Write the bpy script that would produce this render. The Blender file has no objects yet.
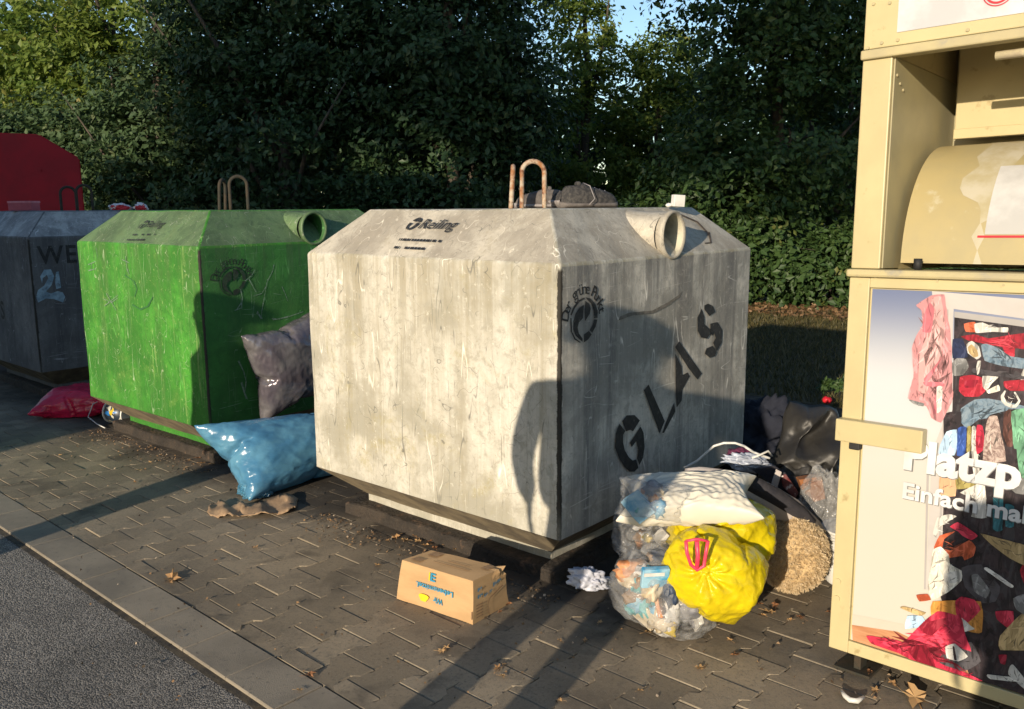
import bpy, bmesh, math, random
import numpy as np
from mathutils import Vector, Matrix, noise, Euler
R=math.radians; PI=math.pi
random.seed(7); rng=np.random.default_rng(7)
sc=bpy.context.scene
COL=sc.collection
# ------------------------------------------------------------------ camera geometry (metres, camera 1.6 m above ground)
FX,PITCH,ROLL,H=865.5,.1686,-.0062,1.6
def ray(u,v):
    cr,sr=math.cos(ROLL),math.sin(ROLL); c,s=math.cos(PITCH),math.sin(PITCH)
    a,b=u-512,v-354.5
    x=(a*cr+b*sr)/FX; y=-(-a*sr+b*cr)/FX
    return Vector((x,c+y*s,-s+y*c))
EYE=Vector((0,0,H))
def G(u,v,z=0.):
    d=ray(u,v); return EYE+d*((z-H)/d.z)
def at(u,v,Y):
    d=ray(u,v); return EYE+d*(Y/d.y)
def onplane(u,v,o,n):
    d=ray(u,v); return EYE+d*((o-EYE).dot(n)/d.dot(n))
SAZ,SEL=R(28.5),R(12.4)
# ------------------------------------------------------------------ materials
MATS={}
class NT:
    def __init__(s,name):
        s.m=bpy.data.materials.new(name); s.m.use_nodes=True; s.t=s.m.node_tree; s.n=s.t.nodes; s.l=s.t.links
        s.b=s.n['Principled BSDF']; s.out=s.n['Material Output']
        s.tc=s.n.new('ShaderNodeTexCoord').outputs['Object']
    def set(s,k,v):
        i=s.b.inputs[k]
        if hasattr(v,'node'): s.l.new(v,i)
        else: i.default_value=v
    def map(s,scale=(1,1,1),rot=(0,0,0),src=None):
        m=s.n.new('ShaderNodeMapping'); m.inputs['Scale'].default_value=scale; m.inputs['Rotation'].default_value=rot
        s.l.new(src or s.tc,m.inputs[0]); return m.outputs[0]
    def noise(s,scale,detail=4,rough=.55,dist=0,vec=None,col=False):
        m=s.n.new('ShaderNodeTexNoise'); m.inputs['Scale'].default_value=scale; m.inputs['Detail'].default_value=detail
        m.inputs['Roughness'].default_value=rough; m.inputs['Distortion'].default_value=dist
        s.l.new(vec or s.tc,m.inputs['Vector']); return m.outputs[1 if col else 0]
    def vor(s,scale,feature='F1',vec=None,out=0,rnd=1):
        m=s.n.new('ShaderNodeTexVoronoi'); m.feature=feature; m.inputs['Scale'].default_value=scale
        m.inputs['Randomness'].default_value=rnd
        s.l.new(vec or s.tc,m.inputs['Vector']); return m.outputs[out]
    def ramp(s,f,a,b,lo=0.,hi=1.):
        m=s.n.new('ShaderNodeMapRange'); m.inputs[1].default_value=a; m.inputs[2].default_value=b
        m.inputs[3].default_value=lo; m.inputs[4].default_value=hi; m.interpolation_type='SMOOTHSTEP'
        s.l.new(f,m.inputs[0]); return m.outputs[0]
    def math(s,op,a,b=0.):
        m=s.n.new('ShaderNodeMath'); m.operation=op
        for i,x in enumerate((a,b)):
            if hasattr(x,'node'): s.l.new(x,m.inputs[i])
            else: m.inputs[i].default_value=x
        return m.outputs[0]
    def mix(s,f,a,b,mode='MIX'):
        m=s.n.new('ShaderNodeMix'); m.data_type='RGBA'; m.blend_type=mode
        for i,x in ((0,f),(6,a),(7,b)):
            if hasattr(x,'node'): s.l.new(x,m.inputs[i])
            else: m.inputs[i].default_value=x if i==0 else (*x,1) if len(x)==3 else x
        return m.outputs[2]
    def bump(s,h,strength=.3,dist=.01,prev=None):
        m=s.n.new('ShaderNodeBump'); m.inputs['Strength'].default_value=strength; m.inputs['Distance'].default_value=dist
        s.l.new(h,m.inputs['Height'])
        if prev: s.l.new(prev,m.inputs['Normal'])
        return m.outputs[0]
    def sep(s,src=None):
        m=s.n.new('ShaderNodeSeparateXYZ'); s.l.new(src or s.tc,m.inputs[0]); return m.outputs
    def attr(s,name):
        m=s.n.new('ShaderNodeAttribute'); m.attribute_name=name; return m.outputs
def pm(name,c1,c2=None,scale=6,rough=.6,bump=.3,bs=40,bd=.004,metal=0,lo=.35,hi=.65,stretch=(1,1,1),spec=.5,dist=0,det=5,extra=None,coat=0,sss=0):
    t=NT(name); v=t.map(stretch) if stretch!=(1,1,1) else None
    c2=c2 or tuple(x*.75 for x in c1)
    n=t.noise(scale,det,.6,dist,v)
    c=t.mix(t.ramp(n,lo,hi),c1,c2)
    if extra:
        ec,es,el,eh=extra; c=t.mix(t.ramp(t.noise(es,6,.65),el,eh),c,ec)
    t.set('Base Color',c); t.set('Roughness',rough); t.set('Metallic',metal); t.set('Specular IOR Level',spec)
    if coat: t.set('Coat Weight',coat)
    if bump: t.set('Normal',t.bump(t.noise(bs,5,.6,0,v),bump,bd))
    MATS[name]=t.m; return t.m
def crinkle(name,c1,c2,rough=.25,scale=14,strength=.8,bd=.02,trans=0.,alpha=1.,cs=8,metal=0,streak=(1,1,1),film=False):
    """thin plastic film with sharp folds"""
    t=NT(name); v0=t.map(streak)
    wn=t.noise(scale*.6,3,.6,0,v0,True)
    mx=t.n.new('ShaderNodeMix'); mx.data_type='VECTOR'; mx.inputs[0].default_value=.25
    t.l.new(v0,mx.inputs[4]); t.l.new(wn,mx.inputs[5]); w=mx.outputs[1]
    a=t.vor(scale,'DISTANCE_TO_EDGE',w); b=t.vor(scale*2.3,'F1',w); n=t.noise(scale*3,4,.6,1.,v0)
    h=t.math('ADD',t.math('MULTIPLY',t.ramp(a,0,.35),.8),t.math('ADD',t.math('MULTIPLY',b,.35),t.math('MULTIPLY',n,.5)))
    bp=t.bump(h,strength,bd); t.set('Normal',bp)
    t.set('Base Color',t.mix(t.ramp(t.noise(cs,4),.35,.65),c1,c2)); t.set('Roughness',rough); t.set('Metallic',metal)
    if trans: 
        tr=t.n.new('ShaderNodeBsdfTranslucent'); t.l.new(bp,tr.inputs['Normal']); tr.inputs[0].default_value=(*c1,1)
        ms=t.n.new('ShaderNodeMixShader'); ms.inputs[0].default_value=trans
        t.l.new(t.b.outputs[0],ms.inputs[1]); t.l.new(tr.outputs[0],ms.inputs[2]); t.l.new(ms.outputs[0],t.out.inputs[0])
    if film:
        tp=t.n.new('ShaderNodeBsdfTransparent'); tp.inputs[0].default_value=(.93,.93,.93,1)
        ms=t.n.new('ShaderNodeMixShader'); f=t.ramp(h,.5,1.3,alpha,alpha*.35); t.l.new(f,ms.inputs[0])
        t.l.new(tp.outputs[0],ms.inputs[1]); t.l.new(t.b.outputs[0],ms.inputs[2]); t.l.new(ms.outputs[0],t.out.inputs[0])
    MATS[name]=t.m; return t.m
def container_mat(name,base,dirt,streak,moss,amt=(.5,.7),scr=(.1,.1,.09),scrw=.006,edge=True,sw=.5,light=None):
    t=NT(name); X,Y,Z=t.sep()
    big=t.noise(2.6,6,.6,.3)
    c=t.mix(t.ramp(big,*amt),base,dirt)
    sv=t.map((9,9,.55)); st=t.noise(1.,5,.65,.2,sv)
    c=t.mix(t.math('MULTIPLY',t.ramp(st,.47,.72),sw),c,streak)
    sv2=t.map((38,38,1.6)); st2=t.noise(1.,4,.7,.0,sv2)
    c=t.mix(t.math('MULTIPLY',t.ramp(st2,.5,.75),sw*.7),c,streak)
    ms=t.math('MULTIPLY',t.ramp(t.noise(3.1,7,.7,.8),.52,.66),t.ramp(t.noise(24,4,.7),.35,.65))
    c=t.mix(t.math('MULTIPLY',ms,.55),c,moss)
    if light: c=t.mix(t.math('MULTIPLY',t.ramp(t.noise(1.3,5,.7,.4,t.map((14,14,.8))),.58,.72),.6),c,light)
    dr=t.math('MULTIPLY',t.ramp(Z,.85,1.36),t.ramp(t.noise(1.,5,.7,.1,t.map((13,13,.35))),.42,.62)); c=t.mix(t.math('MULTIPLY',dr,.8 if edge else 0.),c,streak)
    mot=t.noise(17,8,.78,.5); c=t.mix(t.math('MULTIPLY',t.ramp(mot,.48,.62),.7),c,dirt)
    mot2=t.noise(42,6,.8,.3); c=t.mix(t.math('MULTIPLY',t.ramp(mot2,.56,.66),.5),c,streak)
    spk=t.noise(26,5,.8,.2); c=t.mix(t.math('MULTIPLY',t.ramp(spk,.42,.33),.5),c,light or tuple(min(1,x*1.25) for x in base))
    # scratches: thin contour lines of stretched noises
    for k,(sc_,ro) in enumerate((((9,9,.9),(0.35,.3,0)),((7,7,1.),(-.5,.4,.4)),((1.,8,8),(.3,.9,.2)),((10,10,1.3),(1.1,-.6,.7)))):
        n=t.noise(1.5,1.,.35,.1,t.map(sc_,ro)); d=t.math('ABSOLUTE',t.math('SUBTRACT',n,.5))
        l=t.ramp(d,scrw,scrw*.2,0,1); m=t.ramp(t.noise(5+k,3),.5,.62)
        c=t.mix(t.math('MULTIPLY',t.math('MULTIPLY',l,m),.7),c,scr if k!=1 else tuple(min(1,x*1.5+.05) for x in base))
    fine=t.noise(120,3,.7); c=t.mix(t.math('MULTIPLY',t.ramp(fine,.5,.8),.35),c,dirt)
    if edge:
        mx=t.math('MAXIMUM',t.math('ABSOLUTE',X),t.math('ABSOLUTE',Y))
        e=t.math('SUBTRACT',mx,t.math('MULTIPLY',t.noise(14,5,.8),.024))
        f=t.math('MULTIPLY',t.ramp(e,.004,-.002),t.ramp(Z,1.37,1.35))
        c=t.mix(f,c,(.03,.027,.022))
    c=t.mix(t.math('MULTIPLY',t.ramp(Z,.42,.2),t.ramp(t.noise(7,5,.7),.35,.6,.15,.8)),c,dirt)
    t.set('Base Color',c); t.set('Roughness',t.ramp(big,.3,.7,.62,.85)); t.set('Specular IOR Level',.3)
    b1=t.bump(t.noise(7,5,.6),.25,.02); t.set('Normal',t.bump(t.noise(90,4,.7),.35,.003,b1))
    MATS[name]=t.m; return t.m
# ------------------------------------------------------------------ object helpers
def tag(o,label,cat,group=None,kind=None):
    if label:o['label']=label
    if cat:o['category']=cat
    if group:o['group']=group
    if kind:o['kind']=kind
    return o
def thing(name,label,cat,loc=(0,0,0),rz=0,group=None,mat=None):
    o=bpy.data.objects.new(name,None); COL.objects.link(o); o.empty_display_size=.1
    if mat is not None: o.matrix_world=mat
    else: o.location=loc; o.rotation_euler=(0,0,rz)
    MW[o]=mat.copy() if mat is not None else Matrix.Translation(Vector(loc))@Matrix.Rotation(rz,4,'Z')
    return tag(o,label,cat,group)
MW={}
def add(name,bm,mat,parent=None,local=False,smooth=False,origin=None,keep=None):
    """link bm (world coordinates unless local) as one mesh object; children take their parent's frame"""
    me=bpy.data.meshes.new(name)
    M=Matrix.Identity(4)
    if parent is not None: M=MW[parent]
    elif origin is not None: M=Matrix.Translation(Vector(origin))
    if not local: bm.transform(M.inverted())
    bm.to_mesh(me); bm.free()
    for m in (mat if isinstance(mat,(list,tuple)) else [mat]): me.materials.append(m)
    if smooth: me.polygons.foreach_set('use_smooth',[True]*len(me.polygons))
    o=bpy.data.objects.new(name,me); COL.objects.link(o)
    if parent is not None: o.parent=parent; MW[o]=M
    else: o.matrix_world=M; MW[o]=M
    return o
def NB(): return bmesh.new()
def box(bm,lo,hi,M=None,bev=0,mi=0):
    g=bmesh.ops.create_cube(bm,size=1)['verts']
    lo=Vector(lo);hi=Vector(hi)
    for v in g: v.co=Vector([(lo[i]+hi[i])/2+v.co[i]*(hi[i]-lo[i]) for i in range(3)])
    fs=list({f for v in g for f in v.link_faces})
    for f in fs:f.material_index=mi
    if bev:
        es=list({e for f in fs for e in f.edges})
        r=bmesh.ops.bevel(bm,geom=es,offset=bev,segments=2,affect='EDGES',profile=.5)
        g=list({v for f in r['faces'] for v in f.verts}|{v for v in g if v.is_valid})
        for f in r['faces']: f.material_index=mi
    if M is not None:
        for v in g: v.co=M@v.co
    return g
def poly(bm,pts,mi=0):
    f=bm.faces.new([bm.verts.new(p) for p in pts]); f.material_index=mi; return f
def tube(bm,pts,r,n=10,mi=0,cap=True):
    pts=[Vector(p) for p in pts]; rings=[]; rr=r if isinstance(r,(list,tuple)) else [r]*len(pts)
    up=None
    for i,p in enumerate(pts):
        d=(pts[min(i+1,len(pts)-1)]-pts[max(i-1,0)]).normalized()
        if up is None: up=Vector((0,0,1)) if abs(d.z)<.9 else Vector((1,0,0))
        a=d.cross(up).normalized(); b=a.cross(d).normalized(); up=b
        rings.append([bm.verts.new(p+(a*math.cos(2*PI*k/n)+b*math.sin(2*PI*k/n))*rr[i]) for k in range(n)])
    for i in range(len(rings)-1):
        for k in range(n):
            f=bm.faces.new((rings[i][k],rings[i][(k+1)%n],rings[i+1][(k+1)%n],rings[i+1][k])); f.material_index=mi; f.smooth=True
    if cap:
        for q in (rings[0][::-1],rings[-1]): bm.faces.new(q).material_index=mi
def cyl(bm,a,b,r,n=20,mi=0): tube(bm,[a,b],r,n,mi)
def grid(bm,fn,nu,nv,mi=0,closed=False):
    V=[[bm.verts.new(fn(i/(nu if closed else nu-1),j/(nv-1))) for j in range(nv)] for i in range(nu)]
    for i in range(nu if closed else nu-1):
        for j in range(nv-1):
            a=V[i][j];b=V[(i+1)%nu][j];c=V[(i+1)%nu][j+1];d=V[i][j+1]
            f=bm.faces.new((a,b,c,d)); f.material_index=mi; f.smooth=True
    return V
def nz(p,s,seed=0): return noise.noise(Vector(p)*s+Vector((seed*7.3,seed*3.1,seed*1.7)))
def blob(c,dims,rot=(0,0,0),amp=.12,fr=3,seed=0,sub=5,ground=None,knot=None,fold=0,nf=11,power=2.,fine=.03,ff=14,crease=0):
    """crumpled bag-like volume; knot = local unit direction of the gathered neck"""
    bm=NB(); bmesh.ops.create_icosphere(bm,subdivisions=sub,radius=1); c=Vector(c); E_=Euler(rot).to_matrix()
    kn=Vector(knot).normalized() if knot else None; n_add=[]
    for v in bm.verts:
        p=v.co.copy()
        if power!=2.:
            m=(abs(p.x)**power+abs(p.y)**power+abs(p.z)**power)**(1/power); p=p/m
        n=v.co
        d=1+amp*(nz(n,fr,seed)+.5*nz(n,fr*2.1,seed+3))
        rg=1-abs(nz(n,fr*2.6,seed+5))*2
        if crease:
            q_=n+Vector((nz(n,3,seed+1),nz(n,3,seed+2),nz(n,3,seed+3)))*.25
            if knot: q_=q_+Vector(knot).normalized()*(-.45*q_.dot(Vector(knot).normalized()))
            for cf,ca in ((1.5,1.),(3.6,.4)):
                dd=noise.voronoi(q_*cf+Vector((seed,seed*2,0)))[0]; d_v=min(.5,dd[1]-dd[0])/.5
                d_v=d_v**.7
                rg+=0; crs=crease*ca*(d_v-.5); 
                n_add.append(crs)
        d+=sum(n_add); n_add.clear()
        d+=amp*.35*rg + fine*(1-abs(nz(n,ff,seed+9))*3)
        if kn:
            k=n.dot(kn); a=math.acos(max(-1,min(1,k)))
            e1=kn.orthogonal().normalized(); e2=kn.cross(e1); th=math.atan2(n.dot(e2),n.dot(e1))
            w=max(0,1-a/1.9)
            d+=fold*w*math.sin(nf*th+3*nz(n,2,seed))*min(1,a/.3)
            if a<.5: d*=1-.25*(1-a/.5)*(a/.5)*2
            if a<.22: d*=1+.18*(1-a/.22)
        p=p*d
        v.co=E_@Vector((p.x*dims[0],p.y*dims[1],p.z*dims[2]))+c
        if ground is not None and v.co.z<ground:
            ov=ground-v.co.z; v.co.z=ground+.002*nz(n,8,seed)+.002; v.co.x+= (v.co.x-c.x)*min(.25,ov*.8); v.co.y+=(v.co.y-c.y)*min(.25,ov*.8)
    for f in bm.faces:f.smooth=True
    return bm
def pillow(c,ex,ey,ez,w,h,t,seed=0,ribs=0,n=70,amp=.012,pinch=.16,ribn=22,sag=0):
    """cushion: ex,ey in-plane unit vectors, ez normal"""
    bm=NB(); c=Vector(c); 
    for side in (1,-1):
        def fn(a,b):
            x=2*a-1;y=2*b-1
            q=(max(0,1-x**4)*max(0,1-y**4))**.5 if True else 0
            px=x*(1-pinch*(1-abs(y)**2.)*0.0-pinch*(y*y)*0+0); px=x*(1-pinch*(1-y*y)*(x*x)*.6); py=y*(1-pinch*(1-x*x)*(y*y)*.6)
            z=side*t*q**.9
            P=Vector((px*w/2,py*h/2,0))
            wr=nz((x*1.6,y*1.6,side),2.2,seed)*amp*2.2+nz((x,y,side),7,seed+2)*amp+(.5-abs(nz((x,y,side),5,seed+4))*2)*amp
            if ribs: 
                r=math.hypot(x*1.1,(y+.55)*.8); wr+=ribs*math.sin(r*ribn+1.2*nz((x,y,0),1.3,seed))*q
            z+=side*wr*min(1,q*1.6)
            return c+ex*P.x+ey*P.y+ez*z+Vector((0,0,-sag*(x*x)))
        V=grid(bm,fn,n,n)
        if side<0: 
            pass
    bmesh.ops.remove_doubles(bm,verts=bm.verts,dist=.0008)
    bmesh.ops.recalc_face_normals(bm,faces=bm.faces)
    return bm
def text_faces(body,shear=0,bold=0,space=1.):
    cu=bpy.data.curves.new('t','FONT'); cu.body=body; cu.size=1; cu.shear=shear; cu.offset=bold; cu.space_character=space; cu.resolution_u=3
    o=bpy.data.objects.new('t',cu); COL.objects.link(o)
    dg=bpy.context.evaluated_depsgraph_get(); me=bpy.data.meshes.new_from_object(o.evaluated_get(dg))
    V=[v.co.copy() for v in me.vertices]; F=[list(p.vertices) for p in me.polygons]
    bpy.data.objects.remove(o); bpy.data.curves.remove(cu); bpy.data.meshes.remove(me)
    return V,F
def put_text(bm,body,o,ux,uy,width=None,height=None,size=None,mi=0,shear=0,bold=0,space=1.,center=False):
    """o = baseline start, ux,uy in-plane vectors (unit)"""
    V,F=text_faces(body,shear,bold,space)
    x0=min(v.x for v in V);x1=max(v.x for v in V)
    sx=(width/(x1-x0)) if width else size; sy=(height/.72) if height else sx
    off=(x0+x1)/2 if center else x0
    vs=[bm.verts.new(o+ux*((v.x-off)*sx)+uy*(v.y*sy)) for v in V]
    for f in F:
        try: bm.faces.new([vs[i] for i in f]).material_index=mi
        except ValueError: pass
def np_mesh(name,verts,quads,mat,parent=None,tint=None,k=4,smooth=False,origin=None):
    me=bpy.data.meshes.new(name); nv=len(verts); nf=len(quads)
    M=MW[parent] if parent is not None else (Matrix.Translation(Vector(origin)) if origin is not None else Matrix.Identity(4))
    Mi=np.array(M.inverted()); verts=verts@Mi[:3,:3].T+Mi[:3,3]
    me.vertices.add(nv); me.vertices.foreach_set('co',verts.astype(np.float32).ravel())
    me.loops.add(nf*k); me.loops.foreach_set('vertex_index',quads.astype(np.int32).ravel())
    me.polygons.add(nf); me.polygons.foreach_set('loop_start',np.arange(0,nf*k,k,dtype=np.int32)); me.polygons.foreach_set('loop_total',np.full(nf,k,dtype=np.int32))
    me.update(calc_edges=True)
    me.polygons.foreach_set('use_smooth',[smooth]*nf)
    if tint is not None:
        a=me.attributes.new('tint','FLOAT','FACE'); a.data.foreach_set('value',tint.astype(np.float32))
    for m in (mat if isinstance(mat,(list,tuple)) else [mat]): me.materials.append(m)
    o=bpy.data.objects.new(name,me); COL.objects.link(o)
    if parent is not None:o.parent=parent
    else:o.matrix_world=M
    MW[o]=M
    return o
def leaf_mat(name,c1,c2,c3,trans=.35,rough=.5):
    t=NT(name); a=t.attr('tint')[2]
    c=t.mix(t.ramp(a,0,.6),c1,c2); c=t.mix(t.ramp(a,.8,1.),c,c3)
    t.set('Base Color',c); t.set('Roughness',rough); t.set('Specular IOR Level',.35)
    tr=t.n.new('ShaderNodeBsdfTranslucent'); t.l.new(c,tr.inputs[0])
    ms=t.n.new('ShaderNodeMixShader'); ms.inputs[0].default_value=trans
    t.l.new(t.b.outputs[0],ms.inputs[1]); t.l.new(tr.outputs[0],ms.inputs[2]); t.l.new(ms.outputs[0],t.out.inputs[0])
    MATS[name]=t.m; return t.m
# ------------------------------------------------------------------ frames
UA=.733
UV=Vector((math.cos(UA),-math.sin(UA),0)); VV=Vector((math.sin(UA),math.cos(UA),0))
def uv(u,v,z=0): return UV*u+VV*v+Vector((0,0,z))
# ================================================================== world, light, camera
w=bpy.data.worlds.new('World'); sc.world=w; w.use_nodes=True
bg=w.node_tree.nodes['Background']; sky=w.node_tree.nodes.new('ShaderNodeTexSky'); sky.sky_type='NISHITA'; sky.sun_disc=False
sky.sun_elevation=SEL; sky.sun_rotation=PI+SAZ; sky.air_density=1.; sky.dust_density=.3; sky.ozone_density=2.2
w.node_tree.links.new(sky.outputs[0],bg.inputs[0]); bg.inputs[1].default_value=.15
sd=bpy.data.lights.new('sun','SUN'); sd.energy=4.8; sd.angle=R(.5); sd.color=(1.,.85,.65)
so=bpy.data.objects.new('sun',sd); COL.objects.link(so)
sdir=Vector((math.sin(SAZ)*math.cos(SEL),math.cos(SAZ)*math.cos(SEL),-math.sin(SEL)))
so.rotation_euler=sdir.to_track_quat('-Z','Y').to_euler(); so.location=(-8,-12,12)
cd=bpy.data.cameras.new('camera'); cam=bpy.data.objects.new('camera',cd); COL.objects.link(cam); sc.camera=cam
cd.sensor_width=36; cd.lens=FX/1024*36; cd.clip_end=2000; cd.clip_start=.05
cam.matrix_world=Matrix.Translation(EYE)@Matrix.Rotation(PI/2-PITCH,4,'X')@Matrix.Rotation(ROLL,4,'Z')
sc.view_settings.view_transform='Standard'; sc.view_settings.look='None'; sc.view_settings.exposure=.38; sc.view_settings.gamma=1
sc.render.engine='CYCLES'
try: sc.cycles.transparent_max_bounces=12
except Exception: pass

# ------------------------------------------------------------------ filled film bags: two sheets joined at the rim and blown up with cloth physics, then frozen as plain meshes
def blown_bag(nx,ny,frames,press,seed=0,disc=0.,bend=.05):
    V=[];F=[];idx={}
    for side in (0,1):
        for i in range(nx+1):
            for j in range(ny+1):
                rim=(i in (0,nx) or j in (0,ny))
                if side and rim: idx[1,i,j]=idx[0,i,j]; continue
                idx[side,i,j]=len(V); x=2*i/nx-1;y=2*j/ny-1
                dx_,dy_=x*math.sqrt(1-y*y/2),y*math.sqrt(1-x*x/2); x=(x*(1-disc)+dx_*disc)/2; y=(y*(1-disc)+dy_*disc)/2
                z=(0 if rim else (.012 if side==0 else -.012))+.006*noise.noise(Vector((x*5,y*5,seed+side*3)))
                V.append((x,y*ny/nx,z))
    for side in (0,1):
        for i in range(nx):
            for j in range(ny):
                q=[idx[side,i,j],idx[side,i+1,j],idx[side,i+1,j+1],idx[side,i,j+1]]; F.append(q if side==0 else q[::-1])
    me=bpy.data.meshes.new('s'); me.from_pydata(V,[],F); o=bpy.data.objects.new('s',me); COL.objects.link(o)
    m=o.modifiers.new('c','CLOTH'); s=m.settings
    s.quality=4; s.mass=.2; s.tension_stiffness=40; s.compression_stiffness=40; s.shear_stiffness=20; s.bending_stiffness=bend; s.air_damping=2
    s.use_pressure=True; s.uniform_pressure_force=press; s.effector_weights.gravity=0
    m.collision_settings.use_collision=False; m.point_cache.frame_start=1; m.point_cache.frame_end=frames
    for f in range(1,frames+1): sc.frame_set(f)
    u=o.modifiers.new('u','SUBSURF'); u.levels=1; u.render_levels=1
    dg=bpy.context.evaluated_depsgraph_get(); m2=bpy.data.meshes.new_from_object(o.evaluated_get(dg))
    R_=[v.co.copy() for v in m2.vertices]; FF=[list(p.vertices) for p in m2.polygons]
    bpy.data.objects.remove(o); bpy.data.meshes.remove(m2); sc.frame_set(1)
    mn=[min(v[i] for v in R_) for i in range(3)]; mx=[max(v[i] for v in R_) for i in range(3)]
    R_=[Vector([(v[i]-(mn[i]+mx[i])/2)/(mx[i]-mn[i])*2 for i in range(3)]) for v in R_]   # unit half-extents
    return R_,FF
SQ=blown_bag(46,46,32,6,0,.15); RC=blown_bag(40,56,32,9,1,.1); DS=blown_bag(46,46,32,4,2,.8)
def from_bag(S,c,ax,ay,az,seed=0,lump=.05,lf=2.2,ground=None,crumple=.02,cf=6,knot=None):
    """c centre, ax/ay/az half-axis vectors (az = the fat direction)"""
    V,F=S; bm=NB(); c=Vector(c); vs=[]
    for v in V:
        k=1+lump*(nz(v,lf,seed)+.4*nz(v,lf*2.2,seed+2))+crumple*(.5-abs(nz(v,cf,seed+5))*2)+crumple*.4*(.5-abs(nz(v,cf*2.3,seed+6))*2)
        zz=v.z
        if knot and v.z>0:
            kx,ky=v.x-knot[0],v.y-knot[1]; dk=math.hypot(kx,ky); th=math.atan2(ky,kx)
            k+=.075*math.sin(9*th+2*nz(v,2,seed))*math.exp(-(dk/.6)**2)*min(1,dk/.12)+.05*math.sin(17*th+3*nz(v,2,seed+1))*math.exp(-(dk/.35)**2)*min(1,dk/.1)
            zz+=-.22*math.exp(-(dk/.2)**2)+.16*math.exp(-(dk/.07)**2)
        p=c+(ax*v.x+ay*v.y)*(1+.5*(k-1))+az*zz*k
        if ground is not None and p.z<ground:
            ov=ground-p.z; p.x+=(p.x-c.x)*min(.22,ov); p.y+=(p.y-c.y)*min(.22,ov); p.z=ground+.0015+.001*nz(v,8,seed)
        vs.append(bm.verts.new(p))
    for f in F: bm.faces.new([vs[i] for i in f]).smooth=True
    bmesh.ops.recalc_face_normals(bm,faces=bm.faces)
    return bm
# ================================================================== the ground
t=NT('asphalt'); n=t.vor(170,'F1',out=1); s3=t.n.new('ShaderNodeSeparateColor'); t.l.new(n,s3.inputs[0])
c=t.mix(t.ramp(s3.outputs[0],.1,1.),(.08,.075,.07),(.3,.275,.245)); c=t.mix(t.ramp(s3.outputs[1],.9,.97),c,(.2,.195,.18))
c=t.mix(t.ramp(t.noise(1.2,5),.4,.7,0,.5),c,(.045,.043,.04)); t.set('Base Color',c); t.set('Roughness',.85)
h=t.math('SUBTRACT',1.,t.vor(170,'F1')); b=t.bump(h,.9,.006); t.set('Normal',t.bump(t.noise(3,3),.2,.02,b)); M_ASPH=t.m
t=NT('paver'); a=t.attr('tint')[2]; c=t.mix(a,(.21,.172,.122),(.305,.25,.178)); c=t.mix(t.ramp(t.noise(9,6,.75,.4),.5,.68,0,.55),c,(.13,.115,.09))
c=t.mix(t.ramp(t.noise(1.1,6,.6),.42,.68,0,.6),c,(.1,.085,.068))
c=t.mix(t.ramp(t.noise(160,3,.7),.55,.8,0,.6),c,(.36,.33,.28)); c=t.mix(t.ramp(t.noise(75,3,.7),.3,.5,.5,0),c,(.1,.09,.075))
wet=t.ramp(t.noise(2.3,4,.6,.6),.54,.66,0,.5); c=t.mix(wet,c,(.07,.06,.048))
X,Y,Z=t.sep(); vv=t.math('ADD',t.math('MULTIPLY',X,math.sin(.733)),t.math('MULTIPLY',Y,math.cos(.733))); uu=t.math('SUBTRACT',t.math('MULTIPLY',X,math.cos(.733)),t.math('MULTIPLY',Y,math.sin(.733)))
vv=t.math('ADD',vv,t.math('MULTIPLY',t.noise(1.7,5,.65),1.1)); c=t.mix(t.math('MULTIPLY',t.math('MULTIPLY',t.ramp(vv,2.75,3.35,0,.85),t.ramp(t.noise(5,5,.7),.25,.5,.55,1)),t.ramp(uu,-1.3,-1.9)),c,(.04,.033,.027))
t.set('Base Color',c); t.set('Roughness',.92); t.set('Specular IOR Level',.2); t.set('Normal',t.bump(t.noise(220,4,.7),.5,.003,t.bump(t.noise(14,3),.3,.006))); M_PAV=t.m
pm('joint_sand',(.035,.03,.024),(.09,.07,.045),20,.95,.6,120,.004); pm('soil',(.05,.038,.024),(.09,.065,.035),5,.95,.6,60,.02)
pm('grass_soil',(.035,.032,.014),(.1,.075,.035),3,.95,.7,50,.03)
def sheet(name,mat,u0,u1,v0,v1,z,nu=1,nv=1):
    bm=NB(); poly(bm,[uv(u0,v0,z),uv(u1,v0,z),uv(u1,v1,z),uv(u0,v1,z)]); return tag(add(name,bm,mat),None,None,kind='structure')
sheet('ground',MATS['soil'],-400,400,-400,400,-.09)
sheet('road',M_ASPH,-60,60,-60,1.372,-.014)
sheet('paving_bed',MATS['joint_sand'],-30,16,1.36,6.78,-.011)
sheet('lawn',MATS['grass_soil'],-50,40,6.78,60,-.006)
# interlocking blocks: straight ends along u, stepped sides along v
PU,PV=.1545,.2135; U0,V0=-2.417,1.765
verts=[];quads=[];tint=[]
WV=.03; gp=.003
def side(sgn,col): pass
faces5=[]
def emit(outline):
    """outline: list of (u,v); bevelled block top, all quads"""
    global verts
    c=np.mean(np.array(outline),0); n=len(outline); base=len(verts)
    dz=random.uniform(-.003,.001); tx=random.uniform(-.012,.012); ty=random.uniform(-.012,.012); tn=random.random()
    for k,(ins,z) in enumerate(((0,-.012),(0,-.004),(.0045,0.))):
        for (a,b) in outline:
            d=np.array((a,b))-c; L_=np.linalg.norm(d); q=c+d*(1-ins/L_)
            zz=z+dz+(q[0]-c[0])*tx+(q[1]-c[1])*ty if z>-.01 else z
            p=uv(q[0],q[1],zz); verts.append(p[:])
    for k in (0,1):
        for i in range(n):
            j=(i+1)%n; quads.append([base+k*n+i,base+k*n+j,base+(k+1)*n+j,base+(k+1)*n+i]); tint.append(tn)
    return base+2*n
def vis(u,v):
    p=uv(u,v); 
    if p.y<1.5: return False
    return abs(p.x)/p.y<.72 and p.y<14
ncol=0
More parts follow.
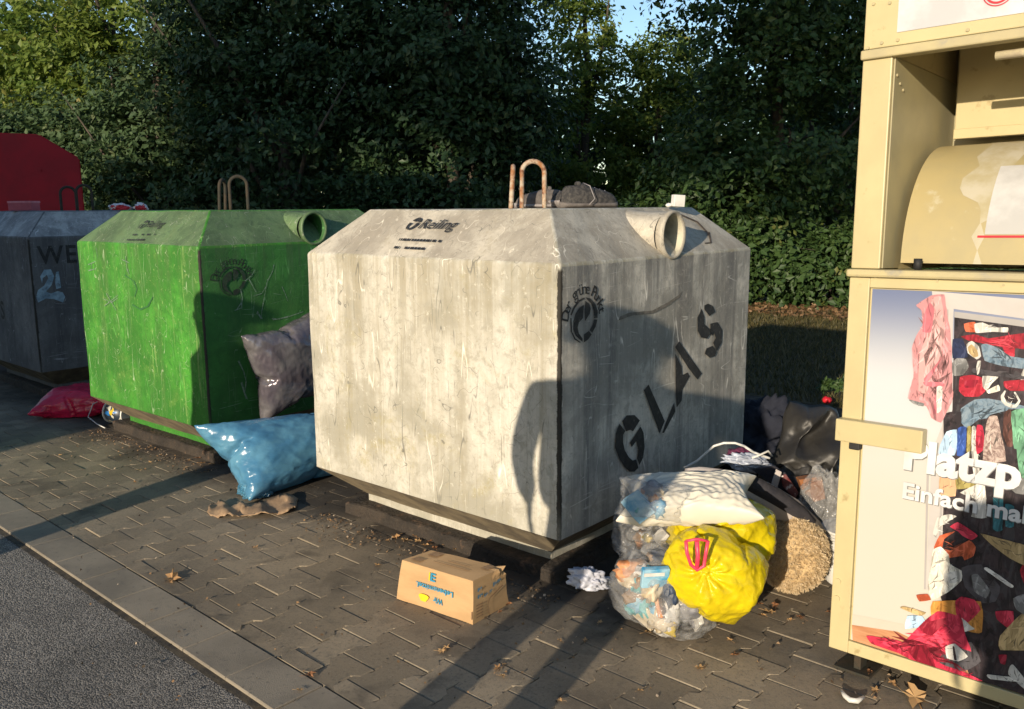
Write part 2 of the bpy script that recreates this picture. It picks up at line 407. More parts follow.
for ci in range(-60,40):
    for ri in range(-1,30):
        u0=U0+ci*PU; v0=V0+(ri-1)*PV-(.102 if ci%2 else 0)
        lo=max(v0,1.585); hi=min(v0+PV,6.75)
        if hi-lo<.03 or not vis(u0,v0): continue
        a=u0+gp/2; b=u0+PU-gp/2; e=WV/2
        # side profile: full width at both ends, waist in the middle
        L_=[(0,-e),(.27,-e),(.38,e),(.62,e),(.73,-e),(1,-e)]
        left=[(a+o,v0+f*PV) for f,o in L_]; right=[(b-o,v0+f*PV) for f,o in L_]
        def clip(P): 
            Q=[(x,min(max(y,lo+gp/2),hi-gp/2)) for x,y in P]; R_=[]
            for q in Q:
                if not R_ or abs(q[1]-R_[-1][1])>1e-5 or abs(q[0]-R_[-1][0])>1e-5: R_.append(q)
            return Q
        l=clip(left); r=clip(right); o=l+r[::-1]; base=emit(o[::-1])
        n=12
        # top: five quads between the two sides
        idx=[base+i for i in range(12)]  # order reversed of o
        rr=idx[:6]; ll=idx[6:][::-1]
        for k in range(5): quads.append([rr[k],ll[k],ll[k+1],rr[k+1]][::1]); tint.append(tint[-1])
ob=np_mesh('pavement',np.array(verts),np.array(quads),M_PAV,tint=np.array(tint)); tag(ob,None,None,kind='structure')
bm=NB(); 
for k in range(-45,20):
    u0=-2.0+k*.2985+random.uniform(-.002,.002)
    if abs(uv(u0,1.5).y)<1: continue
    a=[(u0+.0025,1.388),(u0+.296,1.388),(u0+.296,1.581),(u0+.0025,1.581)]
    z=[random.uniform(-.001,.001) for _ in a]
    top=[bm.verts.new(uv(x,y,zz)) for (x,y),zz in zip(a,z)]; bot=[bm.verts.new(uv(x,y,-.08)) for x,y in a]
    bm.faces.new(top)
    for i in range(4): bm.faces.new((bot[i],bot[(i+1)%4],top[(i+1)%4],top[i]))
bmesh.ops.bevel(bm,geom=[e for e in bm.edges if all(v.co.z>-.05 for v in e.verts)],offset=.003,segments=1,affect='EDGES')
tag(add('kerb_slabs',bm,pm('slab',(.25,.215,.165),(.18,.155,.12),3,.85,.5,200,.003,extra=((.1,.09,.075),40,.55,.75))),None,None,kind='structure')
# grass
M_GR=leaf_mat('grass_blade',(.05,.048,.018),(.11,.095,.035),(.22,.16,.07),.3)
def blades(n,u0,u1,v0,v1,hh,name='grass'):
    u=rng.uniform(u0,u1,n); v=rng.uniform(v0,v1,n); th=rng.uniform(0,2*PI,n); h=hh*rng.uniform(.4,1.2,n); w_=.004+.004*rng.random(n)
    P=np.stack([UV.x*u+VV.x*v,UV.y*u+VV.y*v,np.full(n,-.006)],1)
    d=np.stack([np.cos(th),np.sin(th),0*th],1)*w_[:,None]; ln=rng.normal(0,.5,(n,2))*h[:,None]
    top=P+np.stack([ln[:,0],ln[:,1],h],1)
    V=np.stack([P-d,P+d,top+d*.2,top-d*.2],1).reshape(-1,3)
    return np_mesh(name,V,np.arange(4*n).reshape(-1,4),M_GR,tint=rng.random(n))
o=blades(60000,-8,0,6.8,13.2,.06); tag(o,'short dry lawn between the containers and the hedge','grass',kind='stuff')
# leaf litter below the hedge
M_LIT=leaf_mat('leaf_litter',(.13,.07,.035),(.22,.13,.065),(.09,.05,.03),.1)
def litter(n,u0,u1,v0,v1,sz,name):
    u=rng.uniform(u0,u1,n); v=v0+(v1-v0)*rng.random(n)**.8
    P=np.stack([UV.x*u+VV.x*v,UV.y*u+VV.y*v,rng.uniform(.0,.05,n)],1); a=rng.normal(0,1,(n,3)); a[:,2]*=.3; a/=np.linalg.norm(a,axis=1)[:,None]
    b=rng.normal(0,1,(n,3)); b[:,2]*=.3; b-=a*(a*b).sum(1)[:,None]; b/=np.linalg.norm(b,axis=1)[:,None]; s=sz*rng.uniform(.5,1.2,n)[:,None]
    V=np.stack([P-a*s,P-b*s*.6,P+a*s,P+b*s*.6],1).reshape(-1,3)
    return np_mesh(name,V,np.arange(4*n).reshape(-1,4),M_LIT,tint=rng.random(n))
tag(litter(9000,-9,1,11.9,13.4,.045,'leaf_litter'),'strewn dry reddish leaves at the foot of the hedge','leaf litter',kind='stuff')
# ================================================================== trees
def leafcloud(lobes,n,size,tintbias=0,clump=.35,shell=.6,per=44):
    """lobes: (center, radii); returns quads of leaf-sized faces gathered in clumps"""
    vol=np.array([r[0]*r[1]+r[1]*r[2] for c,r in lobes]); vol=vol/vol.sum(); out=[];tn=[]
    n=int(n*1.12); nc=max(1,n//per)
    li=rng.choice(len(lobes),nc,p=vol); C=np.array([lobes[i][0] for i in li]); Rr=np.array([lobes[i][1] for i in li])
    d=rng.normal(0,1,(nc,3)); d/=np.linalg.norm(d,axis=1)[:,None]; rad=shell+(1-shell)*rng.random(nc)**.5; rad*=1+.22*rng.normal(0,1,nc)*.6
    cc=C+d*Rr*rad[:,None]; ctint=rng.random(nc)
    m=nc*per; ci=np.repeat(np.arange(nc),per)
    cs=clump*rng.uniform(.5,1.3,nc)[ci]
    off=rng.normal(0,1,(m,3))*cs[:,None]*np.array([.6,.6,.35]); P=cc[ci]+off
    nrm=rng.normal(0,.55,(m,3))+np.array([0,0,.55])+d[ci]*.7; nrm/=np.linalg.norm(nrm,axis=1)[:,None]
    a=rng.normal(0,1,(m,3)); a-=nrm*(a*nrm).sum(1)[:,None]; a/=np.linalg.norm(a,axis=1)[:,None]; b=np.cross(nrm,a)
    s=size*rng.uniform(.55,1.25,m)[:,None]
    V=np.stack([P-a*s,P-b*s*.55+a*s*.1+nrm*s*.12,P+a*s,P+b*s*.55+a*s*.1+nrm*s*.12],1).reshape(-1,3)
    t_=np.clip(.55*ctint[ci]+.45*rng.random(m)+tintbias,0,1)
    k=P[:,2]>.02
    kk=np.repeat(k,4); V=V[kk]; return V,t_[k]
M_BARK=pm('bark',(.09,.07,.05),(.04,.032,.025),9,.9,.8,30,.02,stretch=(1,1,.3))
LM={'dark':leaf_mat('leaf_dark',(.02,.046,.02),(.045,.085,.03),(.1,.12,.04),.3),
    'blue':leaf_mat('leaf_grey_green',(.032,.065,.026),(.07,.115,.042),(.17,.19,.09),.3,.6),
    'lit':leaf_mat('leaf_sunlit_yellow_green',(.09,.155,.025),(.18,.24,.045),(.33,.29,.08),.5),  # yellow green leaves with sunlight put into the colour, for the sunlit trees
    'maple':leaf_mat('leaf_maple',(.028,.06,.018),(.055,.1,.026),(.16,.16,.04),.3)}
def tree(name,label,cat,x,y,lobes,n,size,mat,th=None,group=None,trunk_r=.12,clump=.35,shell=.6,lean=(0,0),limbs=7,bias=0):
    T=thing(name,label,cat,(x,y,0),0,group)
    top=max(c[2] for c,r in lobes); base=Vector((x,y,-.02)); bm=NB()
    pts=[base+Vector((lean[0]*k/6+.06*math.sin(k*1.7+x),lean[1]*k/6+.05*math.cos(k*2.1+y),top*k/6)) for k in range(7)]
    tube(bm,pts,[trunk_r*(1-.12*k) for k in range(7)],9)
    for k in range(limbs):
        c,r=lobes[k%len(lobes)]; st=pts[1+k%5]; d=Vector((random.gauss(0,.5)*r[0],random.gauss(0,.5)*r[1],random.uniform(-.2,.6)*r[2])); e=Vector((x,y,0))+Vector(c)+d
        mid=(st+e)/2+Vector((random.gauss(0,.1),random.gauss(0,.1),.15)); tube(bm,[st,(st+mid)/2+Vector((0,0,.05)),mid,e],[trunk_r*.45,trunk_r*.34,trunk_r*.25,trunk_r*.06],6)
    add('trunk' if trunk_r>.05 else 'stem',bm,M_BARK,T,smooth=True)
    V,t_=leafcloud([((x+c[0],y+c[1],c[2]),r) for c,r in lobes],n,size,bias,clump,shell)
    np_mesh('crown',V,np.arange(len(V)).reshape(-1,4),LM[mat],T,tint=t_)
    return T
GT='trees and bushes of the hedge behind the containers'
# front row, left to right
tree('tree','tall maple with large dark leaves behind the yellow bin','tree',4.7,15.,[((0,-.2,2.9),(2.2,1.8,1.6)),((-.5,-.5,4.5),(1.5,1.4,1.4)),((.9,.2,5.2),(2.,1.7,1.7)),((-.2,0,6.9),(2.4,1.9,1.3)),((-1.5,.2,5.9),(1.3,1.2,.8)),((-1.2,-.6,2.0),(1.2,1.,1.))],40000,.066,'maple',group=GT,trunk_r=.13,clump=.3,lean=(-.5,0))
tree('tree','maple half hidden by the yellow clothing bin, at the right end of the hedge','tree',8.1,15.2,[((0,0,3.2),(2.2,1.8,2.2)),((0,.3,6.),(2.,1.8,1.8)),((-.8,-.4,4.2),(1.7,1.2,1.5))],12000,.07,'maple',group=GT,trunk_r=.14,clump=.3)
tree('tree','darkest dense tree behind the lifting loops of the white container','tree',-1.1,16.2,[((0,0,2.6),(1.7,1.4,1.9)),((-.1,-.2,4.4),(1.9,1.5,1.6)),((.2,.1,6.6),(1.8,1.5,1.6)),((.9,-.3,3.4),(1.,1.,1.2))],34000,.07,'dark',group=GT,trunk_r=.15)
tree('tree','dark tree behind the gap between the green and white containers','tree',-4.2,16.6,[((0,0,2.8),(1.9,1.5,2.)),((-.2,.2,5.2),(2.1,1.5,1.9)),((1.2,-.2,4.),(1.5,1.2,1.4)),((.3,0,7.2),(1.8,1.5,1.2))],32000,.07,'dark',group=GT,trunk_r=.15)
tree('tree','grey green bushy tree rising above the green container','tree',-6.9,17.6,[((0,0,2.),(1.8,1.3,1.5)),((.3,0,3.4),(1.6,1.3,1.2)),((1.1,.3,4.9),(1.2,1.2,1.2)),((1.4,.2,6.3),(1.1,1.2,1.))],28000,.07,'blue',group=GT,trunk_r=.1)
tree('tree','lower grey green bushy tree right of the red container','tree',-9.6,18.6,[((0,0,1.9),(2.,1.4,1.4)),((.2,.2,2.9),(1.6,1.3,1.)),((-.9,.2,2.5),(1.4,1.2,1.))],18000,.07,'blue',group=GT,trunk_r=.08)
tree('tree','bushy tree directly above the red container at the left edge','tree',-12.6,19.6,[((0,0,2.2),(2.,1.4,1.5)),((.2,.2,3.),(1.6,1.3,.8))],12000,.075,'blue',group=GT,trunk_r=.08)
# second row, sunlit
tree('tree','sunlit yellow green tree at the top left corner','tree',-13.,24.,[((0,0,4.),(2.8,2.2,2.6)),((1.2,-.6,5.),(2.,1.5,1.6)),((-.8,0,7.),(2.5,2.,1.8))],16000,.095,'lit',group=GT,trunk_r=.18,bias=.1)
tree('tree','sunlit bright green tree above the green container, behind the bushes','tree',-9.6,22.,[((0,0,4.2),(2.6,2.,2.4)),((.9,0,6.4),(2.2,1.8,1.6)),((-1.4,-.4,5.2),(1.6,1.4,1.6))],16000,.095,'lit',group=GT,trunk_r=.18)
tree('tree','dark tree filling the back row between two sunlit trees','tree',-3.6,22.5,[((0,0,3.4),(3.,1.8,3.2)),((0,0,7.),(3.2,1.8,2.2))],12000,.1,'dark',group=GT,trunk_r=.2)
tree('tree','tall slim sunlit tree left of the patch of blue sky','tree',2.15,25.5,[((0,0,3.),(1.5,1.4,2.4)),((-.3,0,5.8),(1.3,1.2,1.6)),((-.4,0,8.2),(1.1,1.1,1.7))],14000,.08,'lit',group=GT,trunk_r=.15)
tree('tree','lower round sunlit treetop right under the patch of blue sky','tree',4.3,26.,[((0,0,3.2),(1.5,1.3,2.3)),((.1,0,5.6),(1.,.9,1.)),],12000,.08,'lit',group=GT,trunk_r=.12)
tree('tree','dark background tree behind the tall maple','tree',8.2,21.,[((0,0,3.2),(3.2,1.8,3.)),((0,0,6.6),(3.,1.8,2.2))],12000,.1,'dark',group=GT,trunk_r=.2)
tree('tree','narrow dark background tree in the gap beside the slim sunlit one','tree',-.3,21.5,[((-.4,0,3.),(1.9,1.5,2.8)),((-.8,0,6.4),(1.3,1.4,2.))],10000,.09,'dark',group=GT,trunk_r=.17)
# low shrubs
SH=[(6.9,12.9,'maple','low green shrub behind the yellow clothing bin',1.2),(5.1,13.9,'maple','sunlit low shrub seen just left of the yellow bin',1.35),(3.4,14.4,'maple','broad shrub right of the white container over the leaf litter',1.45),(1.7,15.1,'dark','shrub behind the filling tube of the white container',1.6),(-.2,15.6,'dark','dark shrub behind the shoes on the white container',1.5),(-2.3,15.8,'dark','dark shrub left behind the white container roof',1.5),(-4.6,16.,'blue','shrub behind the filling tube of the green container',1.5),(-6.6,16.7,'blue','pale flowering shrub behind the green lifting loop',1.6),(-8.6,17.4,'blue','pale flowering shrub between the red and green containers',1.5)]
for x,y,m,lab,h in SH:
    h*=random.choice((.8,1.,1.25)); 
    tree('shrub',lab,'shrub',x,y,[((0,0,h*.45),(1.25,.9,h*.55)),((.5,-.2,h*.8),(.8,.7,h*.45)),((-.6,-.1,h*.7),(.7,.7,h*.4))],8500,random.choice((.045,.055,.065)),m,group=GT,trunk_r=.035,clump=.3,limbs=9,shell=.45)
# unseen trees added behind the camera; their crowns are shaped to shade the hedge
def sw_(tt,ww): return Vector((math.sin(SAZ)*tt+math.cos(SAZ)*ww,math.cos(SAZ)*tt-math.sin(SAZ)*ww,0))

# the wood behind the hedge trees reads as one dark mass
V,t_=leafcloud([((x_,29+.4*math.sin(x_),zz),(3.,1.6,2.6)) for x_ in (-22,-18,-14,-10,-6,-2,2,6,10,14) for zz in ((1.8,4.2) if x_ not in (2,) else (1.8,3.2))],52000,.2,0,.6,.2)
o=np_mesh('wood',V,np.arange(len(V)).reshape(-1,4),LM['dark'],tint=t_); tag(o,'dense dark wood closing the view behind the hedge trees','woodland',kind='stuff')
LM['far']=LM['maple']
for i,(tt,wt,lobw,lab) in enumerate(((-13,1.9,((0,0),(-1.7,.6),(-3.2,0.)),'unseen tree added behind the camera as hedge shade, nearest to the right'),(-12,-8.,((1.,0),(2.9,.5),(4.2,-.1)),'unseen tree added behind the camera as hedge shade, in the middle of the row'),(-12.5,-11.2,((0,0),(1.6,.6),(-.6,-.3)),'unseen tree added behind the camera as hedge shade, leftmost of the row'))):
    p=sw_(tt,wt); z=9.5; L=[]
    for dw,dz in lobw:
        q=sw_(0,dw); L.append(((q.x,q.y,z+dz),(1.9,1.9,1.8)))
    tree('shade_tree',lab,'tree',p.x,p.y,L,17000,.17,'far',group='unseen trees added to shade the hedge',trunk_r=.2,clump=.5,shell=.25)
# ================================================================== glass containers
CW,CL_,ZC,ZB,ZP,INS=1.653,1.617,1.378,.257,1.593,.229
def cframe(x,y,a):
    fd=Vector((math.sin(a),math.cos(a),0)); ld=Vector((-fd.y,fd.x,0))
    M=Matrix((( fd.x,ld.x,0,x),(fd.y,ld.y,0,y),(0,0,1,0),(0,0,0,1))); return M
FW=cframe(.1882,3.351,.7116); FG=cframe(-1.8537,5.162,.6998); FGR=cframe(-3.949,7.130,.7319)
M_PAINT=pm('stencil_black',(.012,.011,.011),(.03,.028,.026),30,.7,.2,120,.002,extra=((.14,.13,.11),60,.6,.72))
M_DARK=pm('dark_void',(.008,.008,.008),rough=.9,bump=0)
M_RUST=pm('rusty_galvanised_steel',(.42,.36,.27),(.28,.12,.045),22,.7,.5,90,.003,extra=((.14,.05,.02),35,.5,.65))
M_RUSTD=pm('old_dark_steel',(.022,.022,.015),(.04,.028,.016),22,.85,.5,90,.003)
M_GRIME=pm('underside_grime',(.1,.08,.055),(.2,.16,.1),9,.9,.5,40,.006)
M_FOUND=pm('blackened_base_concrete',(.05,.038,.028),(.025,.02,.016),7,.9,.9,35,.03,extra=((.13,.08,.05),11,.55,.7))
WHITE=container_mat('weathered_cream_coating',(.54,.515,.45),(.32,.305,.25),(.27,.24,.165),(.3,.26,.11),amt=(.42,.66),sw=.55,scrw=.009)
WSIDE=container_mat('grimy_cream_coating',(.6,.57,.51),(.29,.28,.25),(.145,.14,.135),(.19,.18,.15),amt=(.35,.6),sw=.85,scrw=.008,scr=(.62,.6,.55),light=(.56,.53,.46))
WTOP=container_mat('gritty_cream_roof_coating',(.5,.46,.38),(.3,.27,.22),(.22,.2,.165),(.3,.26,.18),amt=(.38,.62),sw=.45,edge=False)
GREEN=container_mat('weathered_green_paint',(.06,.27,.03),(.03,.15,.018),(.06,.14,.035),(.13,.24,.05),amt=(.35,.6),sw=.6,scr=(.4,.48,.32),scrw=.006,light=(.3,.42,.14))
GTOP=container_mat('faded_green_roof_paint',(.11,.18,.08),(.06,.1,.05),(.14,.2,.1),(.12,.15,.06),amt=(.4,.65),sw=.4,scr=(.3,.32,.26),edge=False)
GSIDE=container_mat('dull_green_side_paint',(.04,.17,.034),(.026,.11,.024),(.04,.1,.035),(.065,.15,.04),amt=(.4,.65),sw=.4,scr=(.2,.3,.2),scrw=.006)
GREY=container_mat('grey_weathered_coating',(.17,.17,.172),(.1,.1,.102),(.06,.06,.065),(.1,.1,.1),amt=(.35,.65),sw=.6,scr=(.4,.42,.45),scrw=.005)
GYTOP=container_mat('grey_roof_coating',(.42,.42,.41),(.22,.22,.22),(.14,.14,.145),(.3,.3,.3),amt=(.38,.62),sw=.7,edge=False)
def ringpts(x0,y0,x1,y1,z): return [Vector((x0,y0,z)),Vector((x1,y0,z)),Vector((x1,y1,z)),Vector((x0,y1,z))]
def shell_(bm,rings,mis,caps=(False,True),mic=2):
    V=[[bm.verts.new(p) for p in r] for r in rings]
    for i in range(len(V)-1):
        for k in range(4):
            m=mis[i]; m=m[k] if isinstance(m,tuple) else m
            bm.faces.new((V[i][k],V[i][(k+1)%4],V[i+1][(k+1)%4],V[i+1][k])).material_index=m
    if caps[0]: bm.faces.new(V[0][::-1])
    if caps[1]: bm.faces.new(V[-1]).material_index=mic
def container(name,label,cat,M,mats,steel,seed,stripc=True):
    T=thing(name,label,cat,mat=M,group='glass recycling containers standing in a row')
    W,L=CW,CL_
    bm=NB()
    # order of side faces: y=0 (right side), x=W (back), y=L (far side), x=0 (front)
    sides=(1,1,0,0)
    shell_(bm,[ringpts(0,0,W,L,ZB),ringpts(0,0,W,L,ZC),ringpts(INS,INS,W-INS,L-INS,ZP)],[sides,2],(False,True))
    es=[e for e in bm.edges]
    bmesh.ops.bevel(bm,geom=[e for e in bm.edges if not e.is_boundary],offset=.009,segments=3,affect='EDGES',profile=.6)
    bmesh.ops.subdivide_edges(bm,edges=[e for e in bm.edges if e.calc_length()>.5],cuts=14,use_grid_fill=True)
    for v in bm.verts:
        p=v.co; d=.0028*nz(p,3.,seed)+.0018*nz(p,9,seed)
        c=Vector((p.x-W/2,p.y-L/2,0)).normalized(); v.co+=c*d*1.5+Vector((0,0,d*1.))
    o=add('body',bm,mats,T,local=True)
    # underside slope, strip and base
    bm=NB(); a=.19
    shell_(bm,[ringpts(0,0,W,L,ZB-.001),ringpts(a,a,W-a,L-a,.098),ringpts(a,a,W-a,L-a,.06)],[1,0],(False,False))
    bmesh.ops.subdivide_edges(bm,edges=[e for e in bm.edges if e.calc_length()>.5],cuts=14)
    for v in bm.verts: v.co.z+=nz(v.co,5,seed)*.006 if v.co.z<.12 else 0
    add('underside',bm,[mats[0],M_GRIME],T,local=True)
    bm=NB()
    lo=(.1,.11); 
    V=box(bm,(.10,.10,-.02),(W-.08,L-.1,.062),bev=.012)
    bmesh.ops.subdivide_edges(bm,edges=[e for e in bm.edges if e.calc_length()>.5],cuts=20,use_grid_fill=True)
    for v in bm.verts: v.co+=Vector((nz(v.co,7,seed)*.018,nz(v.co,7,seed+1)*.018,nz(v.co,8,seed+2)*.006 if v.co.z>.03 else 0))
    add('base_slab',bm,M_FOUND,T,local=True)
    return T
def loop_rod(T,M,name,cx,cy,ang,w=.115,h=.235,r=.0125,mat=None,tilt=0):
    """inverted U of round bar standing on the roof"""
    bm=NB(); d=Vector((math.cos(ang),math.sin(ang),0)); pts=[]
    nrm=Vector((-d.y,d.x,0))
    rr=w/2
    for z in np.linspace(ZP-.01,ZP+h-rr,6): pts.append(Vector((cx,cy,z))-d*rr)
    for a in np.linspace(PI,0,13)[1:-1]: pts.append(Vector((cx,cy,ZP+h-rr+rr*math.sin(a)))+d*(rr*math.cos(a)))
    for z in np.linspace(ZP+h-rr,ZP-.01,6): pts.append(Vector((cx,cy,z))+d*rr)
    pts=[p+nrm*(p.z-ZP)*tilt for p in pts]
    tube(bm,pts,r,10)
    add(name,bm,mat,T,local=True)
def fill_tube(T,mat,inner):
    bm=NB(); ax=.845; z=1.47; ro,ri=.1,.088; n=32
    def c(r,a,y,sq=1.): return Vector((ax+r*math.cos(a),y,z+r*math.sin(a)*sq))
    rings=[(ro,.36,0),(ro,.02,0),(ro+.006,.012,0),(ro+.006,-.004,0),(ro-.002,-.01,0),(ri,-.002,0),(ri,.05,1),(ri,.3,1)]
    V=[[bm.verts.new(c(r,2*PI*k/n,y,1.06)) for k in range(n)] for r,y,m in rings]
    for i in range(len(V)-1):
        for k in range(n):
            f=bm.faces.new((V[i][k],V[i+1][k],V[i+1][(k+1)%n],V[i][(k+1)%n])); f.material_index=rings[i+1][2]; f.smooth=True
    bm.faces.new(V[-1]).material_index=1
    # blending skirt where the tube meets the roof slope
    bm2=bm
    o=add('filling_tube',bm,[mat,inner],T,local=True)
    bm=NB()
    def fn(a,b):
        th=PI*(-.4+1.8*a); y=.03+.24*b; rr=ro+.002+.05*(b**1.5)*(.35+.65*abs(math.cos(th)))
        p=Vector((ax+rr*math.cos(th)*1.15,y,z+rr*math.sin(th)*.98)); return p
    add('tube_collar',bm if grid(bm,fn,24,8) else bm,mat,T,local=True)
    return o
# ---- polygon tools on a wall plane of a container, from measured outlines
def wallplane(M,face):
    R3=M.to_3x3(); o=M.translation
    if face=='front': return o,-(R3@Vector((1,0,0)))
    if face=='right': return o,-(R3@Vector((0,1,0)))
    if face=='front_slope':
        n=R3@Vector((-(ZP-ZC),0,INS)).normalized(); return M@Vector((0,0,ZC)),n
    if face=='right_slope':
        n=R3@Vector((0,-(ZP-ZC),INS)).normalized(); return M@Vector((0,0,ZC)),n
def marks(T,M,face,polys,name='stencil_mark',mat=None,off=.0035,zoom=None,xf=None,label=None):
    o,n=wallplane(M,face); bm=NB()
    for P in polys:
        pts=[]
        for (a,b) in P:
            if zoom: a,b=zoom[0]+a/zoom[2],zoom[1]+b/zoom[2]
            p=onplane(a,b,o,n)+n*off
            pts.append(p)
        if xf: pts=[xf(p) for p in pts]
        poly(bm,pts)
    bmesh.ops.recalc_face_normals(bm,faces=bm.faces)
    ob=add(name,bm,mat or M_PAINT,T)
    return ob
DOTZ=(555,280,10.12)
DOT=[[(285,250),(240,280),(200,340),(180,420),(178,500),(200,560),(235,595),(272,625),(272,592),(235,540),(222,480),(235,430),(276,385)],
 [(300,210),(340,240),(355,290),(345,340),(298,415),(294,330)],
 [(300,174),(350,185),(400,240),(425,310),(425,382),(388,384),(385,310),(360,240),(320,198)],
 [(388,398),(423,400),(405,470),(370,535),(345,505),(375,450)],
 [(335,515),(365,550),(330,600),(285,632),(285,550)],
 [(290,175),(230,205),(180,270),(150,350),(160,360),(190,290),(240,220),(292,190)],
 [(148,385),(160,385),(165,520),(200,590),(255,630),(240,632),(190,600),(153,520)]]
def arc_text(bm,M,body,cx,cz,r,a0,a1,size,off=.0035,dx=0,dz=0):
    """letters along a circle on the right-hand wall (local x = along wall, z = up)"""
    R3=M.to_3x3(); n=-(R3@Vector((0,1,0)))
    for i,ch in enumerate(body):
        if ch==' ': continue
        a=R(a0+(a1-a0)*i/(len(body)-1)); p=M@Vector((cx+r*math.cos(a)+dx,0,cz+r*math.sin(a)+dz))+n*off
        ux=R3@Vector((math.sin(a),0,-math.cos(a))); uy=R3@Vector((math.cos(a),0,math.sin(a)))
        put_text(bm,ch,p,ux,uy,size=size,bold=.012 if ch not in 'grüne' else .0,center=True)
def dotmark(T,M,dx,dz,mat):
    o,n=wallplane(FW,'right'); bm=NB()
    Wi=FW.inverted()
    for P in DOT:
        pts=[]
        for a,b in P:
            q=Wi@onplane(DOTZ[0]+a/DOTZ[2],DOTZ[1]+b/DOTZ[2],o,n); pts.append(M@Vector((q.x+dx,-.0035,q.z+dz)))
        poly(bm,pts)
    c=Wi@onplane(583.5,320,o,n); t_=Wi@onplane(583.5,297,o,n)
    arc_text(bm,M,'Der grüne Punkt',c.x,c.z,(t_.z-c.z)*1.13,166,14,.068,dx=dx,dz=dz)
    bmesh.ops.recalc_face_normals(bm,faces=bm.faces)
    add('ring_emblem',bm,mat,T)
def roof_logo(T,M,face,u0,v0,u1,v1,hpx,mat,sub=True):
    o,n=wallplane(M,face); a=onplane(u0,v0,o,n)+n*.008; b=onplane(u1,v1,o,n)+n*.008
    ux=(b-a).normalized(); uy=n.cross(ux).normalized(); L=(b-a).length; bm=NB(); h=L*.2
    put_text(bm,'Reiling',a+ux*L*.25,ux,uy,width=L*.72,shear=.35,bold=.004)
    # cracked ring in front of the name
    for (s,e) in ((20,150),(170,250),(270,370)):
        P=[];Q=[]
        for k in range(9):
            t_=R(s+(e-s)*k/8); x=math.cos(t_);y=math.sin(t_); th=.055+.02*math.sin(t_)
            P.append(a+ux*(L*(.11+.1*x+.035*y))+uy*(h*(.42+.62*y))); Q.append(a+ux*(L*(.11+(.1-th)*x+.035*y))+uy*(h*(.42+(.62-.2)*y)))
        for k in range(8): poly(bm,[P[k],P[k+1],Q[k+1],Q[k]])
    if sub:
        for j,(s,e) in enumerate(((.05,.95),(.0,.75))):
            x=s
            while x<e:
                w_=random.uniform(.02,.07)
                if random.random()<.75: poly(bm,[a+ux*L*x-uy*h*(1.+.75*j),a+ux*L*(x+w_)-uy*h*(1.+.75*j),a+ux*L*(x+w_)-uy*h*(1.22+.75*j),a+ux*L*x-uy*h*(1.22+.75*j)])
                x+=w_+.015
    bmesh.ops.recalc_face_normals(bm,faces=bm.faces); add('roof_lettering',bm,mat,T)
# ---- white container
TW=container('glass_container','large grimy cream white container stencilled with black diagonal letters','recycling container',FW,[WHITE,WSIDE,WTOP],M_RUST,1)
loop_rod(TW,FW,'lifting_loop',.80,.79,-.86,mat=M_RUST,tilt=.0)
loop_rod(TW,FW,'lifting_loop',.725,.875,.72,mat=M_RUST,h=.21,w=.1,tilt=-.06)
fill_tube(TW,WTOP,pm('tube_inside',(.5,.47,.36),(.3,.28,.22),8,.7,.3))
dotmark(TW,FW,0,0,M_PAINT)
def zoomed(Z,P): return [(Z[0]+a/Z[2],Z[1]+b/Z[2]) for a,b in P]
Z5=(540,280,4.655);ZG=(600,420,7.09);Z4=(440,320,2.953);Z6=(560,400,2.953)
GL=[zoomed(ZG,[(133,24),(108,95),(100,190),(130,270),(168,330),(205,365),(240,365),(268,338),(252,278),(228,287),(200,262),(172,215),(160,160),(160,105),(174,78)]),
 zoomed(Z6,[(182,62),(195,45),(218,44),(234,60),(214,92),(205,88),(193,92)]),
 zoomed(ZG,[(283,45),(305,90),(312,190),(300,270),(275,318),(258,272),(266,210),(252,150),(220,192),(207,162),(240,112)]),
 zoomed(Z4,[(600,207),(614,190),(662,298),(647,335)]),zoomed(Z4,[(666,300),(690,243),(693,270),(660,333),(654,333)]),
 zoomed(Z5,[(626,312),(645,285),(751,435),(730,463),(690,413)]),zoomed(Z5,[(627,342),(656,402),(660,442),(684,430),(694,447),(661,510),(657,560),(634,592),(628,480)]),
 zoomed(Z5,[(762,118),(780,110),(802,120),(812,148),(786,168),(762,136)]),zoomed(Z5,[(750,133),(730,175),(731,235),(748,268),(775,273),(790,252),(786,228),(762,205),(762,170)]),
 zoomed(Z5,[(790,203),(823,195),(845,232),(843,290),(820,332),(803,292),(815,270),(806,240),(798,262),(790,230)]),zoomed(Z5,[(800,306),(820,335),(812,353),(788,362),(764,342),(772,318)])]
mk=marks(TW,FW,'right',GL,'diagonal_lettering')
roof_logo(TW,FW,'front_slope',406,229,457,230.5,5,M_PAINT)
# painted-over seam, cracks on slope
marks(TW,FW,'right',[zoomed((540,150,3.938),[(305,672),(312,655),(350,640),(440,632),(500,600),(545,570),(560,555),(548,580),(505,612),(445,642),(360,652)])],'repair_smear',pm('dark_smear',(.11,.1,.085),(.2,.18,.15),30,.8,.3,90))
M_SEAM=pm('seam_dirt',(.05,.04,.03),(.12,.08,.05),30,.8,.2)
marks(TW,FW,'right_slope',[zoomed((620,190,8.533),P) for P in ([(478,188),(520,210),(660,270),(745,360),(735,366),(650,280),(515,222),(474,196)],[(748,372),(762,370),(778,440),(780,458),(720,462),(718,454),(766,448)],[(738,360),(762,362),(766,382),(742,392)])],'hatch_seam',M_SEAM)
